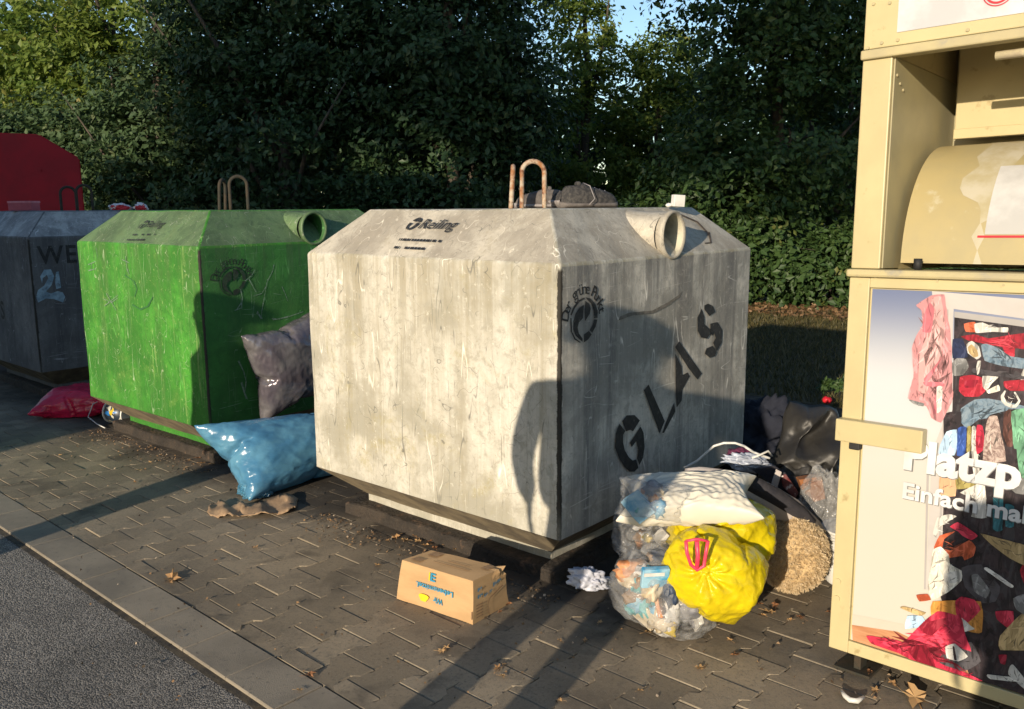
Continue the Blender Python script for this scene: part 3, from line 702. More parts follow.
# ---- green container
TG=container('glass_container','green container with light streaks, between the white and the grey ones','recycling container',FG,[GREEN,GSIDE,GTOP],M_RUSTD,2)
loop_rod(TG,FG,'lifting_loop',.80,.79,-.5,mat=M_RUSTD,tilt=.02,w=.12); loop_rod(TG,FG,'lifting_loop',.72,.88,.6,mat=M_RUSTD,h=.21,w=.1,tilt=-.05)
fill_tube(TG,GTOP,MATS['dull_green_side_paint'])
q=FG.inverted()@onplane(232.5,281,*wallplane(FG,'right')); q0=FW.inverted()@onplane(583.5,320,*wallplane(FW,'right'))
dotmark(TG,FG,q.x-q0.x,q.z-q0.z,pm('stencil_black_faded',(.01,.016,.01),(.02,.045,.02),20,.7,.2,extra=((.03,.14,.03),40,.64,.72)))
roof_logo(TG,FG,'front_slope',139,228,164,227.5,4,M_PAINT)
M_SCR=pm('white_scrape',(.2,.27,.21),(.08,.16,.09),60,.8,0)
def scrapes(T,M,face,Z,L,mat,name='paint_scrape',w=1.):
    o,n=wallplane(M,face); bm=NB()
    for P in L:
        pts=[onplane(Z[0]+a/Z[2],Z[1]+b/Z[2],o,n)+n*.003 for a,b in P]
        for i in range(len(pts)-1):
            a,b=pts[i],pts[i+1]; d=(b-a).normalized(); s=n.cross(d)*.003*w*random.uniform(.6,1.5)
            poly(bm,[a-s,b-s*.5,b+s*.5,a+s])
    bmesh.ops.recalc_face_normals(bm,faces=bm.faces); add(name,bm,mat,T)
ZS=(170,230,5.906)
scrapes(TG,FG,'right',ZS,[[(500,235),(480,270),(430,310),(415,350),(425,400),(420,460),(380,475)],[(465,290),(505,365)],[(612,205),(605,240),(570,310),(555,400),(540,480),(538,525)],[(575,290),(568,330),(540,375),(490,390)],[(660,335),(680,380),(695,420)],[(515,480),(535,525)],[(605,530),(680,518),(785,482)],[(600,522),(640,526),(700,508)]],M_SCR)
scrapes(TG,FG,'right',(190,300,3.22),[[(155,195),(172,230),(180,262),(175,300),(185,320)],[(165,265),(180,318)],[(165,8),(150,30)],[(215,40),(232,60)]],M_SCR,w=1.6)
scrapes(TG,FG,'front',(0,180,2.954),[[(262,250),(285,240)],[(262,268),(285,262)],[(272,245),(270,268)],[(362,235),(384,245)],[(372,225),(376,262),(384,280)],[(305,350),(330,362),(350,348)],[(315,335),(345,385)],[(310,372),(350,340)],[(285,200),(290,230)]],M_SCR)
scrapes(TG,FG,'front',(0,100,3.2),[[(400,560),(430,580),(440,605),(432,630)],[(425,655),(450,670),(475,660),(490,630)]],pm('dark_graffiti',(.03,.14,.04),rough=.8,bump=0),'graffiti',w=2)
# ---- grey container
TY=container('glass_container','grey container in the shade with a faded blue white graffiti, leftmost of the row','recycling container',FGR,[GREY,GREY,GYTOP],M_RUSTD,3)
loop_rod(TY,FGR,'lifting_loop',.80,.79,-.3,mat=M_RUSTD,tilt=.02,w=.13); loop_rod(TY,FGR,'lifting_loop',.70,.9,-.35,mat=M_RUSTD,h=.22,w=.13,tilt=.1)
bm=NB(); o_,n_=wallplane(FGR,'right'); a=onplane(38,264,o_,n_)+n_*.0035; ux=FGR.to_3x3()@Vector((1,0,0))
put_text(bm,'WEI',a,ux,Vector((0,0,1)),height=.15,size=.19,bold=.02,space=1.15); add('lettering',bm,M_PAINT,TY)
bm=NB(); o_,n_=wallplane(FGR,'front'); a=onplane(2,318,o_,n_)+n_*.0035; b=onplane(18,322,o_,n_)+n_*.0035
ux2=-(FGR.to_3x3()@Vector((0,1,0))); put_text(bm,'S',a,ux2,Vector((0,0,1)),height=.16,size=.2,bold=.02); add('lettering',bm,M_PAINT,TY)
M_BLW=pm('pale_graffiti',(.3,.42,.5),(.16,.24,.3),14,.8,0,extra=((.1,.12,.14),30,.5,.7))
Z7=(0,180,2.954)
marks(TY,FGR,'right',[zoomed(Z7,P) for P in ([(118,285),(130,265),(150,264),(160,285),(152,310),(136,330),(150,335),(170,328),(185,332),(192,345),(186,362),(160,352),(135,350),(112,362),(106,345),(112,325),(130,312),(142,290),(138,280),(126,290),(124,305)],[(165,272),(173,270),(180,318),(166,322),(162,300)])],'graffiti',M_BLW)
# ---- the red container behind
M_RED=pm('dark_red_paint',(.42,.004,.012),(.33,.004,.01),4,.7,.15,30,.004)
bm=NB(); Y_=11.2
P=[at(u,v,Y_) for u,v in ((-75,152),(-36,134),(0,132.5),(39,134),(80,158),(82,240))]; P=[Vector(p) for p in P]; zb=.12
P[-1]=Vector((P[-2].x+.02,P[-2].y,zb)); P.append(Vector((P[0].x,P[0].y,zb)))
back=Vector((-.95,1.1,0))
f0=[bm.verts.new(p) for p in P]; f1=[bm.verts.new(p+back) for p in P]
bm.faces.new(f0); bm.faces.new(f1[::-1])
for i in range(len(P)): bm.faces.new((f0[i],f0[(i+1)%len(P)],f1[(i+1)%len(P)],f1[i]))
bmesh.ops.recalc_face_normals(bm,faces=bm.faces); bmesh.ops.bevel(bm,geom=list(bm.edges),offset=.02,segments=2,affect='EDGES')
xm=(P[0].x+P[-2].x)/2
TR=thing('collection_container','dark red bin with sloping top corners rising behind the grey container','recycling container',(xm,Y_+.5,0))
add('body',bm,M_RED,TR)
bm=NB(); 
for dx in (-.8,.8): box(bm,(xm+dx-.08,Y_+.2,0),(xm+dx+.08,Y_+.9,.13),bev=.01)
add('skid',bm,M_RUSTD,TR)
bm=NB()
for x_,z_ in ((.45,2.1),): cyl(bm,(xm+x_,Y_-.012,z_),(xm+x_,Y_+.02,z_),.018,8)
add('bolt',bm,M_RED,TR)
# ================================================================== yellow clothing bin
BYAW,BROLL,BLEAN=-.7565,.0198,-.0451
ex=Vector((math.cos(BYAW),math.sin(BYAW),0)); bn=Vector((ex.y,-ex.x,0)); ez=Vector((0,0,1))
E1=ex*math.cos(BROLL)+ez*math.sin(BROLL); E3=-ex*math.sin(BROLL)+ez*math.cos(BROLL)
E3=(E3*math.cos(BLEAN)+bn*math.sin(BLEAN)).normalized(); BN=E1.cross(E3).normalized()   # outward
BO=Vector((1.1087,2.8285,.07))
MB=Matrix(((E1.x,-BN.x,E3.x,BO.x),(E1.y,-BN.y,E3.y,BO.y),(E1.z,-BN.z,E3.z,BO.z),(0,0,0,1)))   # x right, y into the bin, z up
MBi=MB.inverted()
def BP(u,v,d=0.):   # pixel -> local (a,b) on the plane y=-d
    o=MB@Vector((0,-d,0)); p=MBi@onplane(u,v,o,BN); return p.x,p.z
YEL=pm('yellow_painted_sheet_steel',(.5,.425,.23),(.44,.37,.2),2.5,.42,.1,9,.004,extra=((.34,.27,.13),16,.6,.72))
YDUST=pm('dusty_yellow_sheet',(.45,.38,.2),(.36,.31,.18),5,.6,.1,20,.004,extra=((.3,.27,.2),14,.55,.75))
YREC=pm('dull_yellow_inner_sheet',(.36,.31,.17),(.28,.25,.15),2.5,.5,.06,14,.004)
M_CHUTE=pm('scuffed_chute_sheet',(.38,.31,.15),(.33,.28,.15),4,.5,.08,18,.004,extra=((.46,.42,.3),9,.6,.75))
TB=thing('clothing_bin','tall yellow steel clothing bin with poster and curved intake, cut off by the right edge','clothing bin',mat=MB)
BW,BD,BH=1.15,1.1,2.55
zl=1.3242; zt=2.0058-.01
x0p,zp0=BP(848,636); x1p,zp1=BP(873,289)
cw=BP(892,66)[0]
fw=max(.07,(x0p+x1p)/2)
def bbox(lo,hi,mat,name,bev=.004):
    bm=NB(); box(bm,lo,hi,bev=bev); return add(name,bm,mat,TB,local=True)
# lower body with border frame
bbox((0,.012,0),(BW,BD,zl-.012),YEL,'lower_cabinet')
bm=NB(); box(bm,(0,-.004,0),(fw-.004,.014,zl-.03),bev=.003); box(bm,(fw-.004,-.004,0),(BW,.014,.045),bev=.003); box(bm,(BW-.09,-.004,.047),(BW,.014,zl-.03),bev=.003); box(bm,(fw-.004,-.004,zl-.062),(BW-.092,.014,zl-.03),bev=.003)
add('door_frame',bm,YEL,TB,local=True)
# shelf lip
bm=NB(); box(bm,(-.008,-.022,zl-.028),(BW+.012,.2,zl-.002),bev=.008); add('shelf',bm,YDUST,TB,local=True)
# recess: side column, back, chute
bbox((0,0,zl),(cw,BD,zt),YEL,'side_column')
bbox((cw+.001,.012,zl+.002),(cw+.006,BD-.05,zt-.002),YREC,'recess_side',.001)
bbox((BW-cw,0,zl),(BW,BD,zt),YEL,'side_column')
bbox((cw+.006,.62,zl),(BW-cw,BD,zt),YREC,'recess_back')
bm=NB(); box(bm,(0,0,zt+.03),(BW,.03,BH),bev=.003); box(bm,(0,.031,zt+.002),(cw,BD,BH),bev=.003); box(bm,(BW-cw,.031,zt+.002),(BW,BD,BH),bev=.003); box(bm,(cw+.001,.031,zt+.3),(BW-cw-.001,BD,BH),bev=.003); box(bm,(cw+.007,.621,zt+.002),(BW-cw-.001,BD,zt+.299)); add('upper_cabinet',bm,YEL,TB,local=True)
bm=NB(); box(bm,(-.003,-.016,zt-.004),(BW+.003,.033,zt+.026),bev=.005); add('lintel',bm,YDUST,TB,local=True)

# chute drum
bm=NB(); xa=cw+.03; xb=BW-cw-.02
prof=[]
for k in range(15):
    a=R(90*k/14); prof.append((.48-.38*math.cos(a),zl+.02+.41*math.sin(a)))
def fn(a,b):
    i=a*14; k=min(13,int(i)); f=i-k; y=prof[k][0]*(1-f)+prof[k+1][0]*f; z=prof[k][1]*(1-f)+prof[k+1][1]*f
    return Vector((xa+(xb-xa)*b,y,z))
grid(bm,fn,29,12)
bm.verts.ensure_lookup_table()
for xx in (xa,xb):
    c=[bm.verts.new(Vector((xx,y,z))) for y,z in prof]+[bm.verts.new(Vector((xx,.5,zl)))]+[bm.verts.new(Vector((xx,.08,zl)))]
    bm.faces.new(c)
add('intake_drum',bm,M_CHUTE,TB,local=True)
# flap panel behind the drum, with the rod
xf=cw+.05
bm=NB(); box(bm,(xf,.49,zl+.455),(BW-cw-.001,.51,zt+.2),bev=.003); box(bm,(xf,.478,zl+.455),(BW-cw,.492,zl+.49),bev=.003); add('flap',bm,YEL,TB,local=True)
bm=NB(); xr,zr=BP(996,56,-.05); cyl(bm,Vector((xr,.05,zr)),Vector((BW-cw,.05,zr)),.013,14); add('flap_rod',bm,pm('worn_rod',(.7,.62,.4),(.5,.42,.3),20,.5,.2),TB,local=True)
# plain white sticker on the drum (its code is left out) and spilled paint
def drum(x,a,off=.0015):
    a=R(a); return Vector((x,.48-(.38+off)*math.cos(a),zl+.02+(.41+off)*math.sin(a)))
bm=NB(); xs=BP(990,215,-.15)[0]
def fn(a,b): return drum(xs+.25*a,13+36*b)
grid(bm,fn,6,10); add('sticker',bm,pm('sticker_white',(.55,.54,.52),rough=.4,bump=0),TB,local=True)
bm=NB()
def fn(a,b): return drum(xs-.02+.27*a,11.5+1.*b,.002)
grid(bm,fn,6,3); add('sticker_stripe',bm,pm('sticker_red',(.6,.02,.04),rough=.4,bump=0),TB,local=True)
bm=NB(); prev=None; L=[]
edge=[(34,.015,-.03),(30,.02,.0),(38,.0,.02),(46,.005,.09),(55,.02,.09),(64,.03,.09),(74,.04,.09),(84,.05,.09),(90,.055,.09)]
xs2=xa+.12
V=[]
for k,a in enumerate((0,6,12,18,24,28,32,36,42,50,58,66,74,82,90)):
    l=xs2+(.1 if a<30 else .03 if a<44 else .05)+.012*math.sin(k*2.3); r_=xs2+(.118 if a<20 else .17)+.008*math.cos(k*3.1)
    V.append((bm.verts.new(drum(l,a,.0012)),bm.verts.new(drum(r_,a,.0012))))
for k in range(len(V)-1): bm.faces.new((V[k][0],V[k][1],V[k+1][1],V[k+1][0])).smooth=True
add('paint_spill',bm,pm('dried_white_paint',(.44,.4,.3),(.36,.31,.18),9,.8,.2),TB,local=True)
# lock cylinder black stub at drum foot
bm=NB(); x,z=BP(921,249,-.07); cyl(bm,Vector((x,.05,zl+.0)),Vector((x,.05,zl+.035)),.013,14); add('stop_buffer',bm,pm('black_rubber',(.015,.015,.015),rough=.7,bump=.1),TB,local=True)
# handle bar
bm=NB(); ax_,az_=BP(838,419,.03); bx_,bz_=BP(925,432,.03); cz=BP(925,456,.03)[1]
box(bm,(ax_,-.05,cz+.008),(bx_,-.006,bz_+.006),bev=.004); add('handle_bar',bm,YEL,TB,local=True)
bm=NB(); x,z=BP(855,446,.02); box(bm,(x-.018,-.03,z-.012),(x+.018,-.005,z+.012),bev=.004); add('lock',bm,MATS['black_rubber'],TB,local=True)
# rivets and bolts
bm=NB(); 
for (u,v) in ((868,48),(882,43),(898,40),(968,30),(874,4),(890,3)):
    x,z=BP(u,v); cyl(bm,Vector((x,0.002,z)),Vector((x,-.005,z)),.0055,8)
for (u,v) in ((892,74),(902,80),(912,84)): x,z=BP(u,v); cyl(bm,Vector((cw+.004,.03+.03*(u-892)/10,z)),Vector((cw+.010,.03+.03*(u-892)/10,z)),.005,8)
for (u,v) in ((858,275),(866,276),(876,277),(938,281),(1004,285)):
    x,z=BP(u,v); cyl(bm,Vector((x,0,z)),Vector((x,-.008,z)),.004,8)
add('rivets',bm,YDUST,TB,local=True)['kind']='stuff'
for (u,v) in ((838.5,581),(837.5,598)):
    bm=NB(); x,z=BP(u,v); cyl(bm,Vector((x,0,z)),Vector((x,-.010,z)),.011,16); add('bolt',bm,YEL,TB,local=True)
# upper white notice with red ring
x0,z0=BP(897,34); bm=NB(); box(bm,(x0,-.003,z0+.004),(BW-.06,.002,BH-.1),bev=.0008); add('upper_notice',bm,pm('notice_white',(.6,.59,.6),rough=.35,bump=0),TB,local=True)
bm=NB(); cx_,cz_=BP(999,-9); 
for r0,r1 in ((.03,.036),(.040,.043)):
    for k in range(40):
        a,b=2*PI*k/40,2*PI*(k+1)/40
        poly(bm,[Vector((cx_+r*math.cos(q),-.005,cz_+r*math.sin(q))) for r,q in ((r0,a),(r1,a),(r1,b),(r0,b))])
add('ring_emblem',bm,MATS['sticker_red'],TB,local=True)
# feet
for xx in (.09,BW-.12):
    bm=NB(); box(bm,(xx-.012,.03,-.066),(xx+.012,.09,.0),bev=.002); box(bm,(xx-.07,-.0,-.072),(xx+.055,.12,-.062),bev=.002); add('foot',bm,M_RUSTD,TB,local=True)
# ---- poster
def pc(name,c,var=.25,scale=30,rough=.4,c2=None):
    t=NT('print_'+name); c2=c2 or tuple(x*(1-var) for x in c)
    k=t.mix(t.ramp(t.noise(scale,4,.6,1.5),.3,.7),c,c2)
    if var>.11: # photographed folds in the printed cloth
        f=t.noise(1.,3,.55,2.2,t.map((26,26,9),(0,.5+.1*len(name),0))); k=t.mix(t.ramp(f,.56,.64,0,.75),k,tuple(x*.3 for x in c)); k=t.mix(t.ramp(f,.45,.38,0,.5),k,tuple(min(1,x*1.5+.04) for x in c))
    t.set('Base Color',k); t.set('Roughness',rough); t.set('Specular IOR Level',.3); MATS['print_'+name]=t.m; return t.m
t=NT('poster_wall_print'); X,Y,Z=t.sep(); c=t.mix(t.ramp(Z,zl-.38,zl-.04),(.5,.51,.53),(.13,.16,.27)); c=t.mix(t.ramp(Z,zl-.8,zl-.4,0,1),(.5,.47,.41),c)
t.set('Base Color',c); t.set('Roughness',.3); MW_P=t.m
PM={'wall':MW_P,'frame':pc('door_frame',(.47,.44,.42),.1,6),'frameS':pc('frame_shadow',(.36,.34,.33),.1,6),'dark':pc('dark',(.018,.016,.02),.5,20,c2=(.05,.035,.04)),
'pink':pc('pink',(.5,.23,.24),.14,9),'pinkD':pc('rose',(.5,.15,.18),.2,12),'pinkL':pc('pale_pink',(.58,.33,.32),.12,9),'red':pc('red',(.42,.02,.04),.45,16),'crim':pc('crimson',(.55,.03,.07),.35,14,),'crimD':pc('dark_crimson',(.28,.01,.03),.35,14),
'denim':pc('denim',(.1,.16,.22),.4,40,c2=(.22,.28,.33)),'navy':pc('navy',(.02,.03,.08),.4),'blue':pc('blue',(.04,.1,.38),.4,12),'lblue':pc('light_blue',(.4,.55,.72),.2,10),'white':pc('white',(.58,.56,.52),.2,14),'shoe':pc('cream',(.72,.68,.58),.25,30),
'tan':pc('tan',(.45,.32,.15),.3,14),'peach':pc('peach',(.65,.38,.22),.15,8),'orange':pc('orange',(.55,.24,.05),.3,8),'rust':pc('terracotta',(.5,.1,.04),.4,20),'floral':pc('floral',(.5,.4,.35),.1,60,c2=(.16,.1,.09)),'green':pc('mint',(.18,.42,.26),.35,10),'teal':pc('teal',(.03,.16,.2),.4,12),'brown':pc('brown',(.12,.05,.04),.4,14),'yell':pc('olive',(.3,.25,.08),.3,20),
'floor':pm('print_floor',(.5,.25,.13),(.38,.17,.08),6,.4,0,stretch=(1,1,14)),'skirt':pc('skirting',(.5,.45,.38),.08,5),'grey':pc('grey',(.22,.22,.22),.5,10),'choc':pc('dark_leather',(.03,.025,.03),.4,8,c2=(.09,.085,.095)),'txt':pm('print_lettering',(.68,.68,.68),rough=.3,bump=0),'line':pc('fold_line',(.1,.03,.04),.1,9)}
for k_ in list(PM):
    if k_ in ('wall','txt','floor','skirt','frame','frameS','line'): continue
    c_=PM[k_].node_tree.nodes
PM2={}
BASEC={'dark':(.018,.016,.02),'pink':(.5,.23,.24),'pinkL':(.58,.33,.32),'red':(.42,.02,.04),'crim':(.55,.03,.07),'denim':(.12,.18,.24),'navy':(.02,.03,.08),'blue':(.04,.1,.38),'lblue':(.36,.48,.62),'white':(.58,.56,.52),'shoe':(.6,.56,.48),'tan':(.45,.32,.15),'peach':(.6,.36,.22),'orange':(.55,.24,.05),'rust':(.5,.1,.04),'floral':(.42,.34,.3),'green':(.18,.42,.26),'teal':(.03,.16,.2),'brown':(.12,.05,.04),'yell':(.3,.25,.08),'grey':(.22,.22,.22),'choc':(.03,.025,.03)}
for k_,c_ in BASEC.items():
    PM[k_+'_dk']=pm('print_shadow_'+k_,tuple(x*.42 for x in c_),tuple(x*.25 for x in c_),40,.4,0); PM[k_+'_lt']=pm('print_light_'+k_,tuple(min(1,x*1.35+.03) for x in c_),tuple(min(1,x*1.1+.01) for x in c_),40,.4,0)
KEYS=list(PM); PMAT=[PM[k] for k in KEYS]
bm=NB(); ZL=(820,270,3.083); ZK=(820,480,3.098); ZM=(904,400,4.433); ZT=(900,280,5.065); ZN=(904,550,4.458)
px0=fw+.004; px1=BW-.094; pz0=.049; pz1=zl-.066
box(bm,(px0,.002,pz0),(px1,.010,pz1),mi=0)
layer=[0]
def pp(key,pts,Z,step=1,fold=True):
    layer[0]+=step; d=-.001+.00006*layer[0]; out=[]
    pts=list(pts)
    P=[]
    for a,b in pts:
        x,z=BP(Z[0]+a/Z[2],Z[1]+b/Z[2]); P.append((min(max(x,px0),px1),min(max(z,pz0),pz1)))
    if fold and len(P)>3:
        C_=[]
        for i in range(len(P)):
            p0,p1,p2,p3=(P[(i+k-1)%len(P)] for k in range(4))
            for f in (0,.33,.66):
                lin=[p1[j]+(p2[j]-p1[j])*f for j in (0,1)]; C_.append(tuple(.55*lin[j]+.45*.5*((2*p1[j])+(-p0[j]+p2[j])*f*.9+(2*p0[j]-5*p1[j]+4*p2[j]-p3[j])*f*f*.9+(-p0[j]+3*p1[j]-3*p2[j]+p3[j])*f**3*.9+(.1*(p2[j]-p1[j])*f*2)) for j in (0,1)))
        P=[(min(max(a,px0),px1),min(max(b,pz0),pz1)) for a,b in C_]
    # wobble long edges so they do not look ruled
    Q=[]
    for i in range(len(P)):
        a=P[i];b=P[(i+1)%len(P)]; L=math.hypot(b[0]-a[0],b[1]-a[1]); n=max(1,int(L/.012)) if fold else 1
        for k in range(n):
            f=k/n; w_=(random.uniform(-.0012,.0012) if k else 0); Q.append((a[0]+(b[0]-a[0])*f+w_,a[1]+(b[1]-a[1])*f+w_))
    f=poly(bm,[Vector((x,-d,z)) for x,z in Q],KEYS.index(key))
    if fold and key in BASEC and key!='dark' and len(Q)>5:
        cx_=sum(q[0] for q in Q)/len(Q); cz_=sum(q[1] for q in Q)/len(Q)
        area=(max(q[0] for q in Q)-min(q[0] for q in Q))*(max(q[1] for q in Q)-min(q[1] for q in Q))
        # printed folds: slivers that run with the long axis of the piece
        far=max(Q,key=lambda q:math.hypot(q[0]-cx_,q[1]-cz_)); ang=math.atan2(far[1]-cz_,far[0]-cx_)
        for s_ in range(int(4+area*900)):
            q=random.choice(Q); f0=random.uniform(.15,.82); sx=cx_+(q[0]-cx_)*f0; sz=cz_+(q[1]-cz_)*f0
            L=random.uniform(.2,.55)*math.hypot(far[0]-cx_,far[1]-cz_)*(1-f0); a_=ang+random.gauss(0,.45); w_=L*random.uniform(.08,.22); cv=random.uniform(-.3,.3)
            dx,dz=math.cos(a_)*L,math.sin(a_)*L; nx_,nz_=-math.sin(a_)*w_,math.cos(a_)*w_; bx,bz=-math.sin(a_)*L*cv,math.cos(a_)*L*cv
            poly(bm,[Vector((sx-dx,-d-.00003,sz-dz)),Vector((sx+bx+nx_,-d-.00003,sz+bz+nz_)),Vector((sx+dx,-d-.00003,sz+dz)),Vector((sx+bx-nx_*.4,-d-.00003,sz+bz-nz_*.4))],KEYS.index(key+('_dk' if random.random()<.62 else '_lt')))
# floor and skirting
pp('skirt',[(98,415),(250,445),(350,470),(350,500),(95,445)],ZK,fold=False)
pp('floor',[(92,447),(240,470),(300,500),(632,640),(632,760),(92,640)],ZK,fold=False)
# wardrobe frame + interior: extends to the right edge of the panel
pp('frame',[(345,62),(700,95),(700,160),(412,120),(395,520),(375,1000),(325,985),(345,560),(380,470)],ZL,fold=False)
pp('frameS',[(384,120),(396,122),(386,520),(366,990),(360,990),(378,500)],ZL,fold=False)
pp('frameS',[(330,560),(338,560),(326,985),(320,985)],ZL,fold=False)
pp('dark',[(414,140),(900,195),(900,1500),(460,1290),(372,1010),(385,560),(408,430)],ZL,fold=False)
pp('frameS',[(414,128),(700,165),(700,185),(414,146)],ZL,fold=False)
# right-hand continuation of the clothes pile beyond the picture edge
for k in range(46):
    cx=random.uniform(640,1000); cy=random.uniform(180,1200); w_=random.uniform(40,90); h_=random.uniform(30,80)
    pp(random.choice(['denim','red','brown','teal','white','navy','tan','crim','grey','choc']),[(cx+w_*math.cos(a)*random.uniform(.6,1.1),cy+h_*math.sin(a)*random.uniform(.6,1.1)) for a in np.linspace(0,2*PI,9)[:-1]],ZL)
# shelf of folded things
for key,P in (('rust',[(325,222),(380,212),(400,262),(335,262)]),('white',[(378,222),(420,215),(480,240),(548,240),(545,265),(470,262),(385,268)]),('red',[(310,285),(380,275),(450,295),(560,278),(640,270),(640,350),(585,345),(580,390),(535,380),(520,340),(440,325),(345,305)]),
 ('navy',[(268,300),(320,300),(345,390),(268,395)]),('white',[(338,325),(365,308),(400,335),(412,385),(390,402),(345,370)]),('tan',[(345,340),(365,325),(392,355),(398,385),(375,392),(350,368)]),
 ('denim',[(412,330),(440,322),(500,345),(560,385),(640,400),(640,450),(520,435),(430,408)]),('grey',[(265,420),(290,395),(335,400),(350,440),(320,480),(275,485),(262,455)]),('choc',[(375,445),(640,490),(640,505),(520,490),(372,470)]),('white',[(395,410),(412,410),(402,470),(392,480),(388,440)]),
 ('red',[(305,490),(370,480),(430,500),(435,560),(400,590),(330,590),(300,560)]),('crimD',[(330,510),(400,505),(380,540),(330,545)]),('white',[(420,485),(500,490),(470,520),(440,560),(420,540)]),('shoe',[(440,560),(500,530),(508,560),(450,575)]),('red',[(528,512),(640,505),(640,560),(560,560),(530,540)]),
 ('denim',[(310,650),(380,605),(450,600),(560,620),(640,640),(640,650),(480,660),(440,700),(330,709),(308,690)])): pp(key,P,ZT)
# ring hanger
pp('white',[(512,585),(530,560),(538,562),(528,590),(545,620),(580,632),(600,610),(578,570),(586,566),(612,612),(590,645),(545,645),(515,612)],ZT)
# hanging row
for key,P in (('denim',[(255,60),(320,20),(440,20),(480,40),(400,60),(340,80),(280,125),(252,95)]),('dark',[(180,60),(255,50),(250,130),(180,170)]),('lblue',[(190,140),(235,130),(240,190),(225,245),(155,240),(160,200)]),('blue',[(240,125),(278,120),(272,240),(235,245)]),('yell',[(282,120),(300,118),(296,230),(280,232)]),
 ('white',[(302,120),(318,118),(330,240),(340,360),(310,330),(300,230)]),('crim',[(325,110),(350,115),(362,210),(325,240),(318,180)]),('floral',[(365,110),(380,72),(415,70),(430,140),(455,270),(350,270)]),('brown',[(445,60),(475,40),(485,200),(460,205),(440,150)]),('green',[(478,50),(560,40),(560,200),(490,215)]),
 ('green',[(500,215),(560,205),(560,360),(515,330)]),('peach',[(160,335),(232,330),(230,425),(160,420)]),('yell',[(232,330),(320,335),(330,380),(235,395)]),('white',[(330,370),(360,372),(368,520),(300,515),(320,440),(250,410)]),('teal',[(400,380),(440,385),(438,575),(395,570)]),('teal',[(450,460),(490,470),(488,560),(452,560)]),
 ('white',[(150,520),(200,505),(235,515),(160,560),(145,610),(130,590)]),('crim',[(205,560),(240,540),(290,570),(330,600),(300,620),(260,600),(240,580)]),('rust',[(135,650),(160,600),(230,580),(180,615),(170,670),(200,672),(290,620),(320,650),(310,690),(270,709),(260,690),(190,700),(140,685)]),('tan',[(340,590),(420,610),(560,650),(560,740),(470,700),(390,640)])): pp(key,P,ZM)
# shoes, bag, cloth
for key,P in (('shoe',[(352,215),(375,205),(400,230),(405,260),(440,280),(440,310),(400,345),(350,370),(335,330),(345,260)]),('white',[(385,290),(430,280),(442,300),(420,318),(388,315)]),('choc',[(440,270),(500,260),(560,330),(545,375),(500,380),(450,330)]),('grey',[(470,295),(490,290),(528,340),(515,365),(480,345)]),
 ('white',[(510,275),(520,270),(600,325),(592,332)]),('orange',[(350,375),(500,375),(503,470),(470,470),(350,430)]),('crim',[(420,375),(440,360),(480,370),(500,400),(460,440),(425,420)]),('tan',[(250,395),(262,390),(330,410),(310,420)]),('lblue',[(272,420),(318,420),(330,450),(265,460)]),('white',[(440,425),(482,460),(445,470)]),
 ('choc',[(380,510),(470,500),(500,560),(450,590),(360,570)]),('crim',[(145,482),(165,482),(240,495),(262,500),(320,440),(365,405),(400,410),(440,425),(452,480),(470,530),(395,505),(372,565),(440,590),(505,620),(490,640),(420,635),(330,600),(280,570),(245,535),(200,520),(160,505)]),
 ('crimD',[(270,520),(330,510),(360,580),(300,565)]),('crimD',[(330,440),(400,425),(350,480),(320,470)]),('crimD',[(210,505),(250,510),(240,525)]),('white',[(390,515),(420,505),(460,545),(430,560),(395,550)]),('dark',[(412,515),(418,515),(425,555),(417,555)]),
 ('crim',[(545,405),(600,405),(600,465),(580,455),(550,430)]),('tan',[(560,480),(640,400),(700,420),(700,520),(560,525)]),('grey',[(600,365),(640,350),(700,380),(680,440),(610,400)]),('crimD',[(555,540),(580,540),(575,570),(560,565)]),('white',[(590,575),(600,570),(640,620),(640,650),(585,600)]),('white',[(520,600),(640,615),(640,625),(530,615)]),
 ('rust',[(300,355),(335,352),(345,370),(310,375)])): pp(key,P,ZK)
# pink shirt
for key,P in (('pink',[(345,78),(385,75),(390,110),(405,200),(412,390),(398,425),(375,470),(345,455),(330,420),(272,395),(290,330),(285,240),(300,200),(318,170),(315,125),(298,108)]),('pinkL',[(345,90),(375,82),(388,180),(375,260),(345,330),(330,380),(305,370),(310,260),(335,190)]),('pinkD',[(340,100),(355,120),(345,190),(318,190),(322,140)]),('pinkD',[(380,265),(350,320),(330,350),(322,335),(360,290)]),('pinkD',[(365,350),(372,350),(360,440),(350,440)]),('pinkD',[(320,345),(380,345),(385,358),(330,358)]),('white',[(362,360),(380,360),(376,430),(362,440)]),('grey',[(275,398),(322,410),(320,420),(290,412)])): pp(key,P,ZL)
ob=add('poster',bm,PMAT,TB,local=True)
# lettering
def poster_text(body,u0,v0,u1,v1,capu,capv,bold,name):
    a=BP(u0,v0);b=BP(u1,v1);c=BP(capu,capv); A=Vector((a[0],-.0275,a[1]));A.y=-.0015-.00014*0
    ux=Vector((b[0]-a[0],0,b[1]-a[1])); W_=ux.length; ux.normalize(); uy=Vector((-ux.z,0,ux.x))
    h=(Vector((c[0]-a[0],0,c[1]-a[1]))).dot(uy); bm=NB(); A.y=.0005-.00006*layer[0]
    put_text(bm,body,A+ux*.0016-uy*.0016+Vector((0,.00008,0)),ux,uy,width=W_,height=h,bold=bold+.01,space=1.02,mi=1)
    put_text(bm,body,A-Vector((0,.00012,0)),ux,uy,width=W_,height=h,bold=bold,space=1.02); add(name,bm,[PM['txt'],PM['grey']],TB,local=True)
poster_text('Platzp',904,467,1021,489,904,437,.045,'headline')
poster_text('Einfach mal',903,497,1027,523,903,481,.03,'headline')
